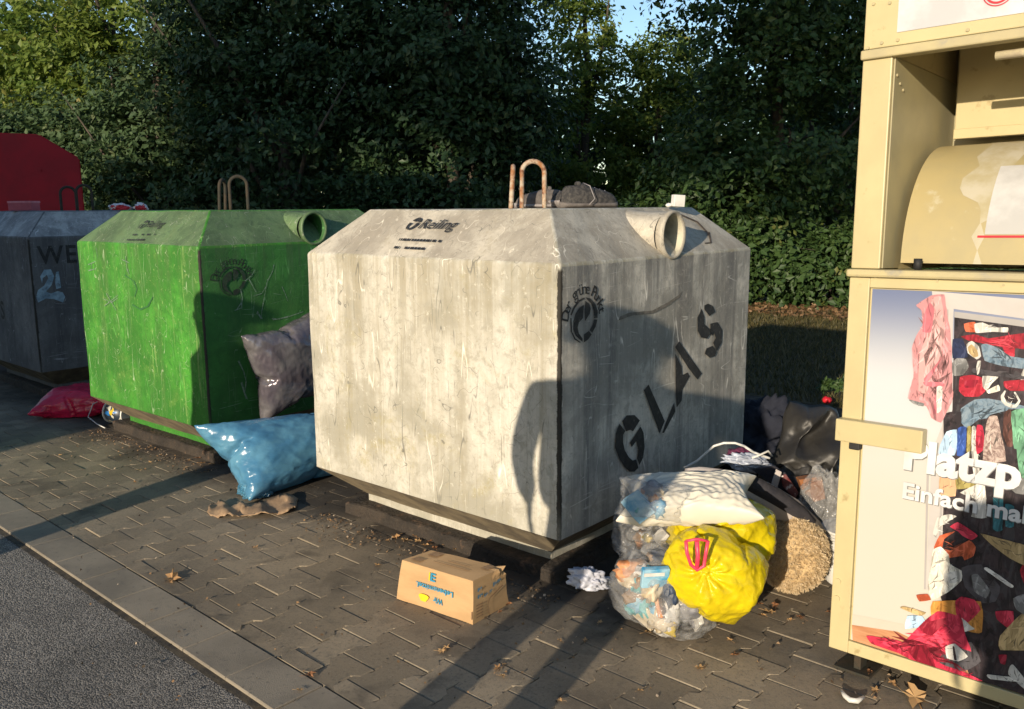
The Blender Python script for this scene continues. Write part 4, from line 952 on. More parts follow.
# ================================================================== rubbish
F_CLEAR=crinkle('clear_film',(.6,.6,.6),(.5,.5,.5),.1,7,.7,.02,film=True,alpha=.24)
F_YEL=crinkle('yellow_film',(.8,.64,.01),(.72,.56,.01),.24,8,.5,.012,trans=.25)
F_BLUE=crinkle('blue_film',(.12,.31,.46),(.07,.22,.38),.25,6,.25,.012,trans=.25,streak=(1,1,2.5))
F_BLUEF=crinkle('crumpled_blue_film',(.08,.36,.62),(.3,.6,.8),.25,26,1,.02,trans=.2)
F_SILV=crinkle('dark_silver_film',(.12,.105,.125),(.2,.19,.2),.24,5,.2,.015,streak=(2.,2.,.6),metal=.45)
F_BLACK=crinkle('black_film',(.018,.017,.016),(.028,.026,.023),.5,5,.4,.015)
F_RED=crinkle('red_film',(.55,.012,.06),(.45,.01,.045),.32,5,.3,.015)
F_PINK=pm('pink_drawstring',(.85,.06,.12),(.75,.04,.09),20,.4,.2)
M_CARD=pm('brown_cardboard',(.5,.32,.16),(.43,.27,.13),5,.8,.15,160,.001,stretch=(1,1,3))
M_CARDI=pm('torn_cardboard',(.36,.24,.14),(.26,.17,.1),16,.9,.5,90,.003)
M_PRB=pm('print_blue_ink',(.03,.25,.42),rough=.7,bump=0); M_PRY=pm('print_yellow_ink',(.8,.55,.02),rough=.7,bump=0); M_PRD=pm('print_brown_ink',(.22,.13,.07),(.3,.19,.1),60,.8,0)
M_WPL=pm('white_plastic',(.7,.69,.66),(.55,.54,.5),9,.4,.1)
M_FAB=pm('dark_cloth',(.02,.02,.028),(.035,.033,.04),12,.9,.6,70,.006)
# ---- cardboard box lying upside down
A=G(396.5,599); B=G(473,625); C=G(509,604)
xd=(B-A).normalized(); yd=(C-B); yd=(yd-xd*yd.dot(xd)).normalized(); Lx=(B-A).length; Ly=(C-B).length
TBx=thing('cardboard_box','brown cardboard box with upside down blue print lying on the paving','box',(A+B+C)/3)
def bp_(x,y,z): return A+xd*x+yd*y+Vector((0,0,z))
# heights measured from the upper corners
hx=.165; bm=NB()
s1=.05
TL=at(405,557,(A+yd*.02).y+.03); 
def top(u,v,z): return G(u,v,z)
zt_=.195
TA=top(402.5,560,zt_); TBq=top(473.5,581,zt_); TC=top(503.5,567,zt_); TD=top(431,550,zt_)
D_=A+(C-B)
low=[A,B,C,D_]; low=[Vector((p.x,p.y,.002)) for p in low]; up=[TA,TBq,TC,TD]
vl=[bm.verts.new(p) for p in low]; vu=[bm.verts.new(p) for p in up]
for i in range(4): bm.faces.new((vl[i],vl[(i+1)%4],vu[(i+1)%4],vu[i]))
bm.faces.new(vu); bm.faces.new(vl[::-1])
bmesh.ops.recalc_face_normals(bm,faces=bm.faces)
bmesh.ops.subdivide_edges(bm,edges=bm.edges,cuts=9,use_grid_fill=True)
cc=(A+C)/2
for v in bm.verts:
    d=nz(v.co,9,2)*.004; v.co+=Vector((d,d*.6,nz(v.co,8,4)*.003))
    if (v.co-TC).length<.05: v.co+=(cc-v.co)*.08*nz(v.co,40,1)
add('carton',bm,M_CARD,TBx)
def bil(P,a,b): return P[0].lerp(P[1],a).lerp(P[3].lerp(P[2],a),b)
def onface(P,off=.0055):
    n=(P[1]-P[0]).cross(P[3]-P[0]).normalized(); return lambda a,b: bil(P,a,b)+n*off
ff=onface([low[0],low[1],up[1],up[0]])    # front, a along, b up
fs=onface([low[1],low[2],up[2],up[1]]); ft=onface([up[0],up[1],up[2],up[3]],.005)
def put_on(bm,body,f,a,b,wid,hgt,flip=True,bold=0):
    V,F=text_faces(body,0,bold); x0=min(v.x for v in V); x1=max(v.x for v in V)
    vs=[]
    for v in V:
        s=(v.x-x0)/(x1-x0)*wid; q=v.y/.72*hgt
        vs.append(bm.verts.new(f(a-s,b-q) if flip else f(a+s,b+q)))
    for q in F:
        try: bm.faces.new([vs[i] for i in q])
        except ValueError: pass
bm=NB(); put_on(bm,'Lebensmittel.',ff,.745,.61,.5,.13,bold=.02); put_on(bm,'Wir',ff,.62,.36,.13,.14,bold=.02)
# square letter emblem
for (a0,b0,a1,b1) in ((.43,.72,.455,.92),(.455,.72,.50,.76),(.455,.80,.50,.84),(.455,.88,.50,.92)): poly(bm,[ff(a0,b0),ff(a1,b0),ff(a1,b1),ff(a0,b1)])
add('blue_print',bm,M_PRB,TBx)
bm=NB(); poly(bm,[ff(.365+.06*math.cos(t)*(1+.25*math.sin(3*t)),.265+.11*math.sin(t)*(1+.2*math.cos(2*t))) for t in np.linspace(0,2*PI,20)[:-1]]); poly(bm,[ff(.408,.72),ff(.424,.72),ff(.424,.92),ff(.408,.92)]); add('yellow_print',bm,M_PRY,TBx)
bm=NB()
for k,(a,b,w_,h_) in enumerate(((.1,.72,.14,.1),(.1,.56,.16,.1),(.3,.52,.12,.09),(.46,.56,.1,.08),(.58,.66,.12,.12),(.72,.7,.12,.1))):
    for q in range(3):
        a0=a+w_*q/3; poly(bm,[fs(a0,b+.02*q),fs(a0+w_*.22,b+.02*q),fs(a0+w_*.22,b+h_),fs(a0,b+h_-.03)])
add('blue_print',bm,M_PRB,TBx)
bm=NB()
def arc(n=12): return [(.62-.18*math.cos(PI*k/n*.5),.18+.33*math.sin(PI*k/n*.5)) for k in range(n+1)]
aa=[(.40,.06)]+[(.40+.12*(1-math.cos(R(90*k/8))),.30+.17*math.sin(R(90*k/8))) for k in range(9)]+[(.86,.6),(.9,.52)]
for i in range(len(aa)-1):
    (a0,b0),(a1,b1)=aa[i],aa[i+1]; poly(bm,[fs(a0,b0),fs(a1,b1),fs(a1+.012,b1-.03),fs(a0+.018,b0-.02)])
poly(bm,[ff(.985,.12),ff(.998,.12),ff(.998,.3),ff(.985,.3)])
for (x,y,a,b) in ((.07,.12,.13,.2),(.1,.62,.14,.28),(.84,.62,.1,.25)): poly(bm,[ft(x,y),ft(x+a,y),ft(x+a,y+b),ft(x,y+b)])
for (x,y,a) in ((.42,.55,.3),(.3,.35,.5)): poly(bm,[ft(x,y),ft(x+a,y),ft(x+a,y+.03),ft(x,y+.03)])
for q in range(5): poly(bm,[fs(.06,.12+.07*q),fs(.25,.12+.07*q),fs(.25,.145+.07*q),fs(.06,.145+.07*q)])
add('dark_print',bm,M_PRD,TBx)
# ---- torn cardboard
bm=NB(); LO=[(207,513),(218,517),(232,518),(246,517),(262,517),(276,515),(288,513),(296,510)]; UP=[(211,505),(220,502),(231,507),(243,506),(254,503),(263,504),(281,499),(298,498)]
def fn(a,b):
    k=min(6,int(a*7)); f=a*7-k; lo=[LO[k][q]*(1-f)+LO[k+1][q]*f for q in (0,1)]; up=[UP[k][q]*(1-f)+UP[k+1][q]*f for q in (0,1)]
    u=lo[0]*(1-b)+up[0]*b+nz((a*9,b*2,0),2,3)*1.5; v=lo[1]*(1-b)+up[1]*b+nz((a*14,b*2,5),2,4)*2.2
    p=G(u,v,.006); p.z+=max(0,.012+nz((a*6,b*1.5,0),1,7)*.03); return p
grid(bm,fn,50,9)
r_=bmesh.ops.extrude_face_region(bm,geom=list(bm.faces))
for v in [g for g in r_['geom'] if isinstance(g,bmesh.types.BMVert)]: v.co.z-=.004
bmesh.ops.recalc_face_normals(bm,faces=bm.faces)
tag(add('torn_cardboard',bm,M_CARDI,origin=G(250,510)),'torn strip of brown cardboard on the paving in front of the blue bag','cardboard')
# ---- blue bag between the green and the white container
TBB=thing('blue_bag','long blue plastic bag lying on the ground between the green and white containers','bag',(-1.25,4.8,0))
P1=at(199,426,4.72); P2=G(252,499,.03)
S=[((P1+P2)/2,(P1-P2)/2,.05),(at(232,455,4.7),Vector((-.12,.05,.19)),.09),(at(262,450,4.72),Vector((-.1,.08,.2)),.15),(at(292,440,4.85),Vector((-.07,.08,.22)),.19),(at(325,438,5.1),Vector((-.03,.05,.22)),.2),(at(352,436,5.35),Vector((0,.03,.19)),.18),(at(366,436,5.5),Vector((0,.0,.05)),.05)]
pe=at(372,437,5.45); pm_=(P1+P2)/2; axb=(pm_-pe)/2; ayb=(P1-P2)/2*1.02; azb=axb.cross(ayb).normalized()*.2
V_,F_=RC; 
bm=from_bag(RC,(pm_+pe)/2,ayb,axb*1.04,azb,3,.05,1.8,ground=.008,crumple=.03,cf=4)
add('film',bm,F_BLUE,TBB)
bm=blob(G(254,489,.05)+Vector((.01,.02,0)),(.085,.075,.085),(0,0,.3),.25,3,5,4,ground=.006,fine=.1,ff=9); add('bunched_opening',bm,F_BLUEF,TBB)
# ---- dark silver cushion bag
d_=FG.to_3x3()@Vector((1,0,0)); nrm=-(FG.to_3x3()@Vector((0,1,0)))
c_=(at(293,364,5.05)); ey=(Vector((0,0,1))*.97-nrm*.0+d_*-.2).normalized(); exx=(d_*.97+Vector((0,0,.2))).normalized()
pc0=onplane(291,364,FG.translation+nrm*.16,nrm)
def silv():
    az_=exx.cross(ey).normalized()
    return from_bag(SQ,pc0,exx*.3,ey*.29,az_*.15,5,.05,2.,crumple=.018,cf=6)
tag(add('bin_bag',silv(),F_SILV,origin=pc0),'dark silvery cushion shaped bin bag leaning on the green container above the blue bag','bin bag')
# ---- red bag and paint bucket by the green container
g=G(68,419,0); bm=from_bag(SQ,(g.x,g.y+.18,.1),Vector((.31,.05,.02)),Vector((-.04,.2,.02)),Vector((0,0,.125)),8,.12,1.6,ground=.004,crumple=.05,cf=3)
tag(add('red_bag',bm,F_RED,origin=(g.x,g.y+.18,0),smooth=True),'crumpled red plastic bag on the ground left of the green container','bag')
g=G(119,427,0); TBK=thing('paint_bucket','small paint bucket with wire handle lying under the green container edge','bucket',(g.x,g.y+.05,0))
Mb=Matrix.Translation((g.x-.02,g.y+.1,.088))@Matrix.Rotation(-.5,4,'Z')@Matrix.Rotation(PI/2,4,'Y')
t=NT('bucket_label'); X,Y,Z=t.sep(); vv=t.vor(16,'F1',out=1,vec=t.map((2,2,1))); c=t.mix(t.ramp(t.noise(9,2),.48,.5),(.02,.03,.045),(.5,.48,.4)); c=t.mix(t.ramp(t.noise(7,1,.5,0,t.map((1,1,3))),.58,.6),c,(.02,.16,.45)); c=t.mix(t.ramp(t.noise(13,1),.62,.63),c,(.5,.36,.02)); t.set('Base Color',c); t.set('Roughness',.4)
bm=NB(); tube(bm,[Mb@Vector((0,0,z)) for z in (-.1,-.098,.1)],[.075,.08,.084],28); add('can',bm,t.m,TBK)
bm=NB(); tube(bm,[Mb@Vector((0,0,z)) for z in (-.102,-.092)],[.09,.09],28); tube(bm,[Mb@Vector((0,0,z)) for z in (.099,.112)],[.088,.088],28); add('rim',bm,M_WPL,TBK)
bm=NB(); a=G(104,398,.16); tube(bm,[G(103,399,.14),G(93,404,.12),G(88,417,.02),G(97,424,.008),G(105,428,.006)],.004,6); add('wire_handle',bm,M_WPL,TBK)
# ---- things on the roofs
M_SH1=pm('shoe_mesh_dark',(.02,.019,.02),(.06,.055,.05),60,.8,.5,120,.003); M_SH2=pm('shoe_suede_grey',(.13,.115,.105),(.08,.07,.065),30,.9,.3); M_SOLE=pm('shoe_sole',(.3,.28,.27),(.2,.18,.18),30,.7,.2)
def shoe(name,label,p,rz,roll,cols,s=1.):
    M=Matrix.Translation(p)@Matrix.Rotation(rz,4,'Z')@Matrix.Rotation(roll,4,'X')@Matrix.Scale(s,4)
    T=thing(name,label,'shoe',p,0,'old shoes on the white container roof')
    L=.29
    def prof(t):  # width, height of the upper along the length
        w_=.036+.014*math.sin(PI*min(1,t*1.15)**.9)+(.006 if t>.6 else 0)-.03*max(0,t-.9)*6*.3
        h=(.1-.01*math.sin(PI*t*2)) if t<.35 else .1-.055*((t-.35)/.65)**.8
        return w_,h
    bm=NB()
    def up(a,b):
        t=b; w_,h=prof(t); e=max(.05,1-abs(2*t-1)**7)**.5; th=PI*a; x=(t-.4)*L
        return M@Vector((x,math.cos(th)*w_*e,.018+math.sin(th)**.75*h*e*(1 if not(.08<t<.3 and .42<a<.58) else .55)))
    grid(bm,up,24,30); add('upper',bm,cols[0],T)
    bm=NB()
    def so_(a,b):
        t=b; w_,h=prof(t); e=max(.0,1-abs(2*t-1)**8)**.5; th=2*PI*a; x=(t-.4)*L*1.04
        return M@Vector((x,math.cos(th)*(w_+.007)*e,.012+.016*math.sin(th)))
    grid(bm,so_,20,24,closed=True); add('sole',bm,cols[1],T)
    bm=NB(); 
    for k in range(5):
        t=.4+.09*k; w_,h=prof(t); x=(t-.4)*L
        tube(bm,[M@Vector((x,-w_*.75,.018+h*.62)),M@Vector((x+.004,-w_*.4,.018+h*.86)),M@Vector((x+.008,0,.02+h*.95)),M@Vector((x+.004,w_*.4,.018+h*.86)),M@Vector((x,w_*.75,.018+h*.62))],.003,6)
    tube(bm,[M@Vector((0,0,.115)),M@Vector((.01,-.06,.1)),M@Vector((.03,-.075,.04)),M@Vector((.0,-.08,.012))],.0025,6)
    add('laces',bm,cols[2],T); 
    bm=NB(); box(bm,(-.04,-.02,.07),(-.015,.02,.122),M,bev=.01); add('tongue',bm,cols[0],T)
roofY=4.35
def RT(u,Y): 
    p=at(u,204,Y); return Vector((p.x,p.y,ZP+.004))
shoe('shoe','grey toed shoe directly behind the U shaped lifting loop',RT(545,4.62),PI*.98,0,[M_SH2,M_SOLE,M_SH1],.9)
shoe('shoe','dark worn lace-up shoe on the white container roof, nearest to the filling tube',RT(583,4.42),.3,.0,[M_SH1,M_SH2,M_SOLE],1.05)
shoe('shoe','dark shoe leaning in the middle of the shoe pile',RT(566,4.55),2.4,.45,[M_SH1,M_SOLE,M_SH2],.95)
p=RT(677.5,4.35); Mc=Matrix.Translation(p)@Matrix.Rotation(.25,4,'Z')@Matrix.Rotation(.06,4,'Y')
TCp=thing('small_carton','small plain white carton standing on the roof above the filling tube','carton',p)
bm=NB(); box(bm,(-.028,-.02,0),(.03,.02,.058),Mc,bev=.003); add('carton',bm,M_WPL,TCp)
bm=blob(p+Vector((-.042,0,.008)),(.014,.012,.01),(0,0,0),.3,3,5,3); add('lid_scrap',bm,M_WPL,TCp)
# box and litter on the grey container roof
p=at(24,205,7.9); p.z=ZP; a=Matrix.Translation(p)@Matrix.Rotation(-.15,4,'Z'); bm=NB(); box(bm,(-.115,-.06,.004),(.115,.06,.085),a,bev=.006)
for v in bm.verts: v.co+=Vector((0,0,nz(v.co,9)*.006))
TPB=thing('small_box','small dull red box lying on the grey container roof','box',p); add('carton',bm,pm('faded_red_card',(.45,.1,.12),(.36,.08,.1),12,.8,.2),TPB)
bm=NB(); box(bm,(-.118,-.063,.07),(.118,.063,.088),a,bev=.003); add('lid',bm,pm('pink_card',(.6,.22,.25),(.5,.16,.18),12,.8,.2),TPB)
p=at(121,206,8.0); p.z=ZP-.0; bm=blob(p+Vector((0,0,.022)),(.09,.07,.035),(0,.1,.3),.3,3,11,4,ground=ZP+.002,fine=.1)
tag(add('paper_wrap',bm,pm('white_paper',(.7,.7,.72),(.6,.55,.55),20,.6,.4,extra=((.5,.02,.03),6,.5,.52)),origin=p,smooth=True),'crumpled white wrapping with red print behind the green container roof, left piece','wrapping')
p=at(141,205,8.0); p.z=ZP; bm=blob(p+Vector((0,0,.02)),(.05,.05,.04),(.3,.5,.3),.35,3,12,4,ground=ZP+.002,fine=.1)
tag(add('paper_wrap',bm,MATS['white_paper'],origin=p,smooth=True),'small crumpled white paper behind the green container roof, right piece','wrapping')
# ================================================================== heap between the white container and the yellow bin
def px2m(px,Y): return px*Y/FX
# fluffy round stool cushion
c0=G(790,607,0); Yp=c0.y+.16; cx=at(791,570,Yp); rw=px2m(36,Yp); rh=px2m(41,Yp)
TP=thing('fluffy_cushion','round fluffy beige cushion standing on edge right of the yellow bags','cushion',(cx.x,cx.y,0))
cc=Vector((cx.x,cx.y,rh*1.0+.0)); 
bm=blob(cc,(rw*.96,.13,rh*.96),(.12,0,-.1),.05,2.5,20,4,ground=.004,fine=.03); 
for v in bm.verts:
    d=math.hypot(v.co.x-cc.x,v.co.z-cc.z); 
    if v.co.y<cc.y and d<.05: v.co.y+=.035*(1-d/.05)
VP=np.array([v.co[:] for v in bm.verts]); bm.normal_update(); VN=np.array([v.normal[:] for v in bm.verts])
M_FL=pm('fleece',(.5,.37,.2),(.42,.3,.16),30,.95,.6,60,.01); add('cover',bm,M_FL,TP)
n=34000; i=rng.integers(0,len(VP),n); P=VP[i]+rng.normal(0,.004,(n,3)); N=VN[i]; N=N+.6*np.sin(P[:,[1,2,0]]*160+3*np.sin(P[:,[2,0,1]]*70))+rng.normal(0,.3,(n,3)); N/=np.linalg.norm(N,axis=1)[:,None]
T_=rng.normal(0,1,(n,3)); T_-=N*(T_*N).sum(1)[:,None]; T_/=np.linalg.norm(T_,axis=1)[:,None]; l=rng.uniform(.004,.011,n)[:,None]
V=np.stack([P-T_*.001,P+T_*.001,P+N*l+T_*.005+np.array([0,0,-.002]),P+N*l+T_*.003],1).reshape(-1,3); V[:,2]=np.maximum(V[:,2],.003)
np_mesh('pile',V,np.arange(4*n).reshape(-1,4),leaf_mat('fleece_fibre',(.58,.45,.27),(.72,.58,.38),(.78,.65,.46),.3,.9),TP,tint=rng.random(n))['kind']='stuff'
# yellow bags
c0=G(712,619,0); 
def bag(name,label,c,dims,rot,mat,kn,seed,ground=.004,**k):
    if 'S' in k:
        E_=Euler(rot).to_matrix(); bm=from_bag(k['S'],c,E_@Vector((dims[0],0,0)),E_@Vector((0,0,dims[2])),E_@Vector((0,-dims[1],0)),seed,k.get('lump',.1),1.7,ground,k.get('crumple',.04),k.get('cf',3.5),k.get('kn2'))
    else: bm=blob(c,dims,rot,k.get('amp',.1),k.get('fr',1.9),seed,6,ground=ground,knot=kn,fold=k.get('fold',.07),nf=k.get('nf',9),fine=k.get('fine',.012),ff=k.get('ff',7),crease=k.get('crease',0))
    T=thing(name,label,'bag',(c[0],c[1],max(0,ground or 0))); add('film',bm,mat,T); return T
Y1=3.0; cA=at(713,573,Y1)
TY1=bag('rubbish_bag','full yellow bag with pink drawstring, frontmost in the heap',cA,(px2m(55,Y1),.16,px2m(46,Y1)),(0,R(32),0),F_YEL,(-.85,-.3,.45),31,ground=.004,S=DS,lump=.07,crumple=.025,kn2=(-.42,.15))
Y2=3.22; cB=at(722,531,Y2)
TY2=bag('rubbish_bag','yellow bag squeezed under the ribbed white pillow, behind the front one',cB,(px2m(58,Y2),.17,px2m(42,Y2)),(0,R(20),0),F_YEL,(-.9,0,.5),32,ground=.01,S=DS,lump=.09,crumple=.03,kn2=(-.5,.2))
bm=NB(); 
def loop(P,Y,r=.006): return [at(u,v,Y-k*.001) for k,(u,v) in enumerate(P)]
for P,r in (([(686,541),(687,553),(691,565),(697,570),(704,566),(706,553),(708,541)],.0065),([(686,541),(697,539),(708,541)],.005),([(697,541),(698,556),(697,568)],.008)):
    Q=[]
    for (u,v) in P:
        Q.append(at(u,v,Y1-.165))
    tube(bm,Q,r,7)
add('drawstring',bm,F_PINK,TY1)
# clear bags with their contents
M_C=[pm('wrap_%s'%n,c,c2,14,.5,.6,40,.006) for n,c,c2 in (('cream',(.6,.52,.38),(.45,.36,.24)),('white',(.7,.69,.66),(.55,.53,.5)),('blue_card',(.03,.25,.45),(.3,.5,.62)),('orange_net',(.5,.18,.06),(.6,.35,.2)),('navy_tray',(.02,.035,.07),(.04,.06,.1)),('brown_paper',(.3,.19,.1),(.2,.13,.08)),('yellow_wrap',(.6,.45,.05),(.5,.35,.06)),('teal_film',(.05,.3,.3),(.1,.35,.4)),('grey_wrap',(.25,.25,.26),(.15,.15,.17)))]
def fill(T,c,dims,rot,n,seed,names=('wrapper',)):
    rs=random.Random(seed); E_=Euler(rot).to_matrix()
    for k in range(n):
        d=Vector((rs.gauss(0,1),rs.gauss(0,1)-.4,rs.gauss(0,1))).normalized()*rs.uniform(.5,.8)
        p=Vector(c)+E_@Vector((d.x*dims[0],d.y*dims[1],d.z*dims[2])); s=rs.uniform(.018,.045)
        p.z=max(p.z,s*.6+.012)
        m=rs.choice(M_C)
        if rs.random()<.35:
            bm=NB(); M=Matrix.Translation(p)@Euler((rs.uniform(-1,1),rs.uniform(-1,1),rs.uniform(0,3))).to_matrix().to_4x4(); box(bm,(-s*1.3,-s*.25,-s),(s*1.3,s*.25,s),M,bev=.002)
            bmesh.ops.subdivide_edges(bm,edges=bm.edges,cuts=2)
            for v in bm.verts: v.co+=Vector((nz(v.co,30,1),nz(v.co,30,2),nz(v.co,30,3)))*.006
            add('packet',bm,m,T)
        else:
            bm=blob(p,(s*rs.uniform(.8,1.7),s*.8,s*rs.uniform(.6,1.1)),(rs.uniform(-1,1),rs.uniform(-1,1),rs.uniform(0,3)),.5,2.2,seed*50+k,3,ground=.008,fine=.2,ff=5); add('wrapper',bm,m,T)
Y3=3.08; cC=at(668,590,Y3); dC=(px2m(62,Y3),.17,px2m(44,Y3))
TC1=bag('rubbish_bag','clear plastic bag full of mixed packaging, lowest at the front of the heap',cC,dC,(0,R(24),0),F_CLEAR,(-.4,-.2,.85),33,S=DS,lump=.14,crumple=.06)
fill(TC1,cC,dC,(0,R(24),0),75,5)
Mx=Matrix.Translation(at(655,577,Y3-.13))@Euler((.25,.0,.1)).to_matrix().to_4x4(); bm=NB(); box(bm,(-.05,-.012,-.04),(.05,.012,.04),Mx,bev=.003); add('packet',bm,M_C[2],TC1)
bm=NB(); Mx=Mx@Matrix.Translation((.0,-.0135,.022)); box(bm,(-.045,-.001,-.008),(.03,.001,.006),Mx); add('packet_stripe',bm,M_C[1],TC1)
Y4=3.3; cD=at(652,531,Y4); dD=(px2m(42,Y4),.14,px2m(31,Y4))
TC2=bag('rubbish_bag','clear crinkled bag stuffed behind the lowest bag, against the white container',cD,dD,(0,R(-10),0),F_CLEAR,(.3,-.2,.9),34,ground=None,S=DS,lump=.2,crumple=.1)
fill(TC2,cD,(dD[0]*.8,dD[1]*.8,dD[2]*.8),(0,0,0),12,9)
Y5=3.12; cE=at(652,500,Y5)
TC3=bag('rubbish_bag','small clear bag crumpled over the left end of the ribbed white pillow',cE,(px2m(37,Y5),.09,px2m(20,Y5)),(0,R(8),0),F_CLEAR,(.9,0,.2),35,ground=None,S=SQ,lump=.2,crumple=.1)
fill(TC3,cE,(px2m(30,Y5),.06,px2m(14,Y5)),(0,0,0),7,10)
# ribbed white pillow on top
M_PIL=pm('pillow_satin',(.66,.62,.52),(.56,.52,.43),3,.5,.1,60,.002)
Y6=3.2; a=at(618,500,Y6+.08); b=at(757,497,Y6-.02); c=at(688,498,Y6); exx=(b-a).normalized(); eyy=Vector((.0,.9,.16)); eyy=(eyy-exx*eyy.dot(exx)).normalized(); ezz=exx.cross(eyy).normalized()
bm=pillow(c,exx,eyy,ezz,(b-a).length*1.02,.32,.066,3,ribs=.0018,n=150,amp=.004,pinch=.34,ribn=46)
tag(add('pillow',bm,M_PIL,origin=(c.x,c.y,c.z-.08)),'cream white pillow with fine curved ribs lying on top of the yellow bag','pillow')
# grey-white shell with black inside (a seat pad)
TSh=thing('pram_tray','long pale grey rimmed tray with black lining lying behind the pillow','tray',at(750,510,3.5))
Y7=3.38; Pq=[(683,468),(700,466),(735,470),(770,482),(800,500),(822,522),(826,531),(812,529),(790,520),(765,513),(735,500),(700,485),(684,478)]
cpx=sum(q[0] for q in Pq)/len(Pq); 
bm=NB(); 
def T3(u,v,dy=0): return at(u,v,Y7+(u-750)*.0006+dy)
top_=[T3(u,v) for u,v in Pq]; low_=[T3(u+(cpx-u)*.08,v+8,.05) for u,v in Pq]
vs=[bm.verts.new(p) for p in top_]; vb=[bm.verts.new(p) for p in low_]
fct=bm.faces.new(vs); fcb=bm.faces.new(vb[::-1])
for i in range(len(vs)): bm.faces.new((vs[i],vs[(i+1)%len(vs)],vb[(i+1)%len(vs)],vb[i]))
bmesh.ops.recalc_face_normals(bm,faces=bm.faces); bmesh.ops.bevel(bm,geom=list(bm.edges),offset=.006,segments=2,affect='EDGES')
add('rim',bm,pm('dusty_grey_plastic',(.5,.45,.42),(.42,.38,.36),6,.6,.2),TSh,smooth=True)
bm=NB(); Li=[(732,472),(745,471),(762,479),(784,491),(806,508),(817,521),(812,524),(796,517),(772,503),(750,491),(736,482)]
grp=[T3(u,v,-.015) for u,v in Li]; grp2=[T3(u,v+1,.0) for u,v in Li]
vs=[bm.verts.new(p) for p in grp]; vb=[bm.verts.new(p) for p in grp2]; bm.faces.new(vs); 
for i in range(len(vs)): bm.faces.new((vs[i],vs[(i+1)%len(vs)],vb[(i+1)%len(vs)],vb[i]))
bmesh.ops.recalc_face_normals(bm,faces=bm.faces); bmesh.ops.bevel(bm,geom=list(bm.edges),offset=.005,segments=2,affect='EDGES'); add('lining',bm,M_FAB,TSh,smooth=True)
# large black bag
Y8=3.95; c=at(802,440,Y8)
bm=NB(); Qc=[at(u,v,Y8+dy) for u,v,dy in ((789,402,.1),(838,409,.05),(836,478,-.12),(766,473,-.08))]
def drape(side):
    def fn(a,b):
        p=Qc[0].lerp(Qc[1],a).lerp(Qc[3].lerp(Qc[2],a),b); q=(max(0,1-(2*a-1)**6)*max(0,1-(2*b-1)**6))**.5
        w_=nz((a*1.3,b*1.3,0),1.6,41)*.1+(.5-abs(nz((a+b*.6,b*.5,side*.1),3.1,43))*2.2)*.045+nz((a,b,0),9,44)*.008
        return p+Vector((nz((a,b,1),2.5,45)*.02,-side*.03*q-w_*q*.9-.05*q,nz((a,b,2),3,46)*.02))
    return fn
grid(bm,drape(1),60,60); grid(bm,drape(-1),60,60); bmesh.ops.remove_doubles(bm,verts=bm.verts,dist=.002); bmesh.ops.recalc_face_normals(bm,faces=bm.faces)
tag(add('black_sheet',bm,F_BLACK,origin=Qc[3]),'big matt black plastic sheet draped at the back of the heap, beside the yellow bin','plastic sheet')
Y9=3.9; c=at(800,505,Y9); 
TBk2=bag('rubbish_bag','black bag under the draped black sheet, mostly hidden behind the tray',Vector((c.x,c.y+.02,.22)),(px2m(44,Y9),.2,.23),(0,0,.2),F_BLACK,(0,0,1),42,ground=.004,amp=.16,fr=1.8)
# dark clothes behind
c=G(757,470,0); bm=blob((c.x-.02,c.y+.15,.17),(.25,.22,.2),(0,0,.6),.3,2.6,51,6,ground=.004,fine=.06,ff=7)
tag(add('clothes_pile',bm,M_FAB,origin=(c.x,c.y,0),smooth=True),'pile of dark clothes on the ground behind the white cable','clothes')
c=at(768,425,5.0); bm=blob((c.x,c.y,.2),(.22,.2,.24),(0,0,.1),.3,2.6,52,5,ground=.004,fine=.08,ff=7)
tag(add('clothes_pile',bm,pm('navy_cloth',(.008,.01,.02),(.014,.017,.03),9,.9,.5,60,.006),origin=(c.x,c.y,0),smooth=True),'dark blue clothes heaped at the far corner of the white container','clothes')
c=at(748,463,3.75); bm=blob(c,(.1,.05,.035),(0,.2,.2),.4,3,53,5,fine=.05,ff=6)
tag(add('carrier_bag',bm,crinkle('pale_blue_film',(.42,.46,.54),(.35,.38,.45),.3,8,.25,.01),origin=c,smooth=True),'small pale blue carrier bag under the white cable','bag')
c=at(742,455,3.8); bm=blob(c-Vector((0,-.03,.0)),(.05,.03,.02),(0,0,.2),.4,3,54,4,fine=.15,ff=6)
tag(add('cloth_scrap',bm,pm('plum_cloth',(.12,.02,.06),(.08,.02,.05),12,.9,.4),origin=c,smooth=True),'scrap of plum cloth beside the white cable','cloth')
bm=NB(); CP=[(684,468),(697,461),(706,453),(714,446),(724,443),(735,443),(744,446),(753,452),(763,456),(772,459)]
pts=[]
for i in range(len(CP)-1):
    for k in range(4): 
        f=k/4; pts.append(at(CP[i][0]*(1-f)+CP[i+1][0]*f,CP[i][1]*(1-f)+CP[i+1][1]*f,3.72+.02*math.sin(i)))
tube(bm,pts,.0055,8); tube(bm,[at(752,458,3.7),at(760,455,3.7),at(768,451,3.7),at(772,456,3.72)],.005,8)
tag(add('cable',bm,M_WPL,origin=pts[0]),'white cable arching over the dark clothes against the white container','cable')
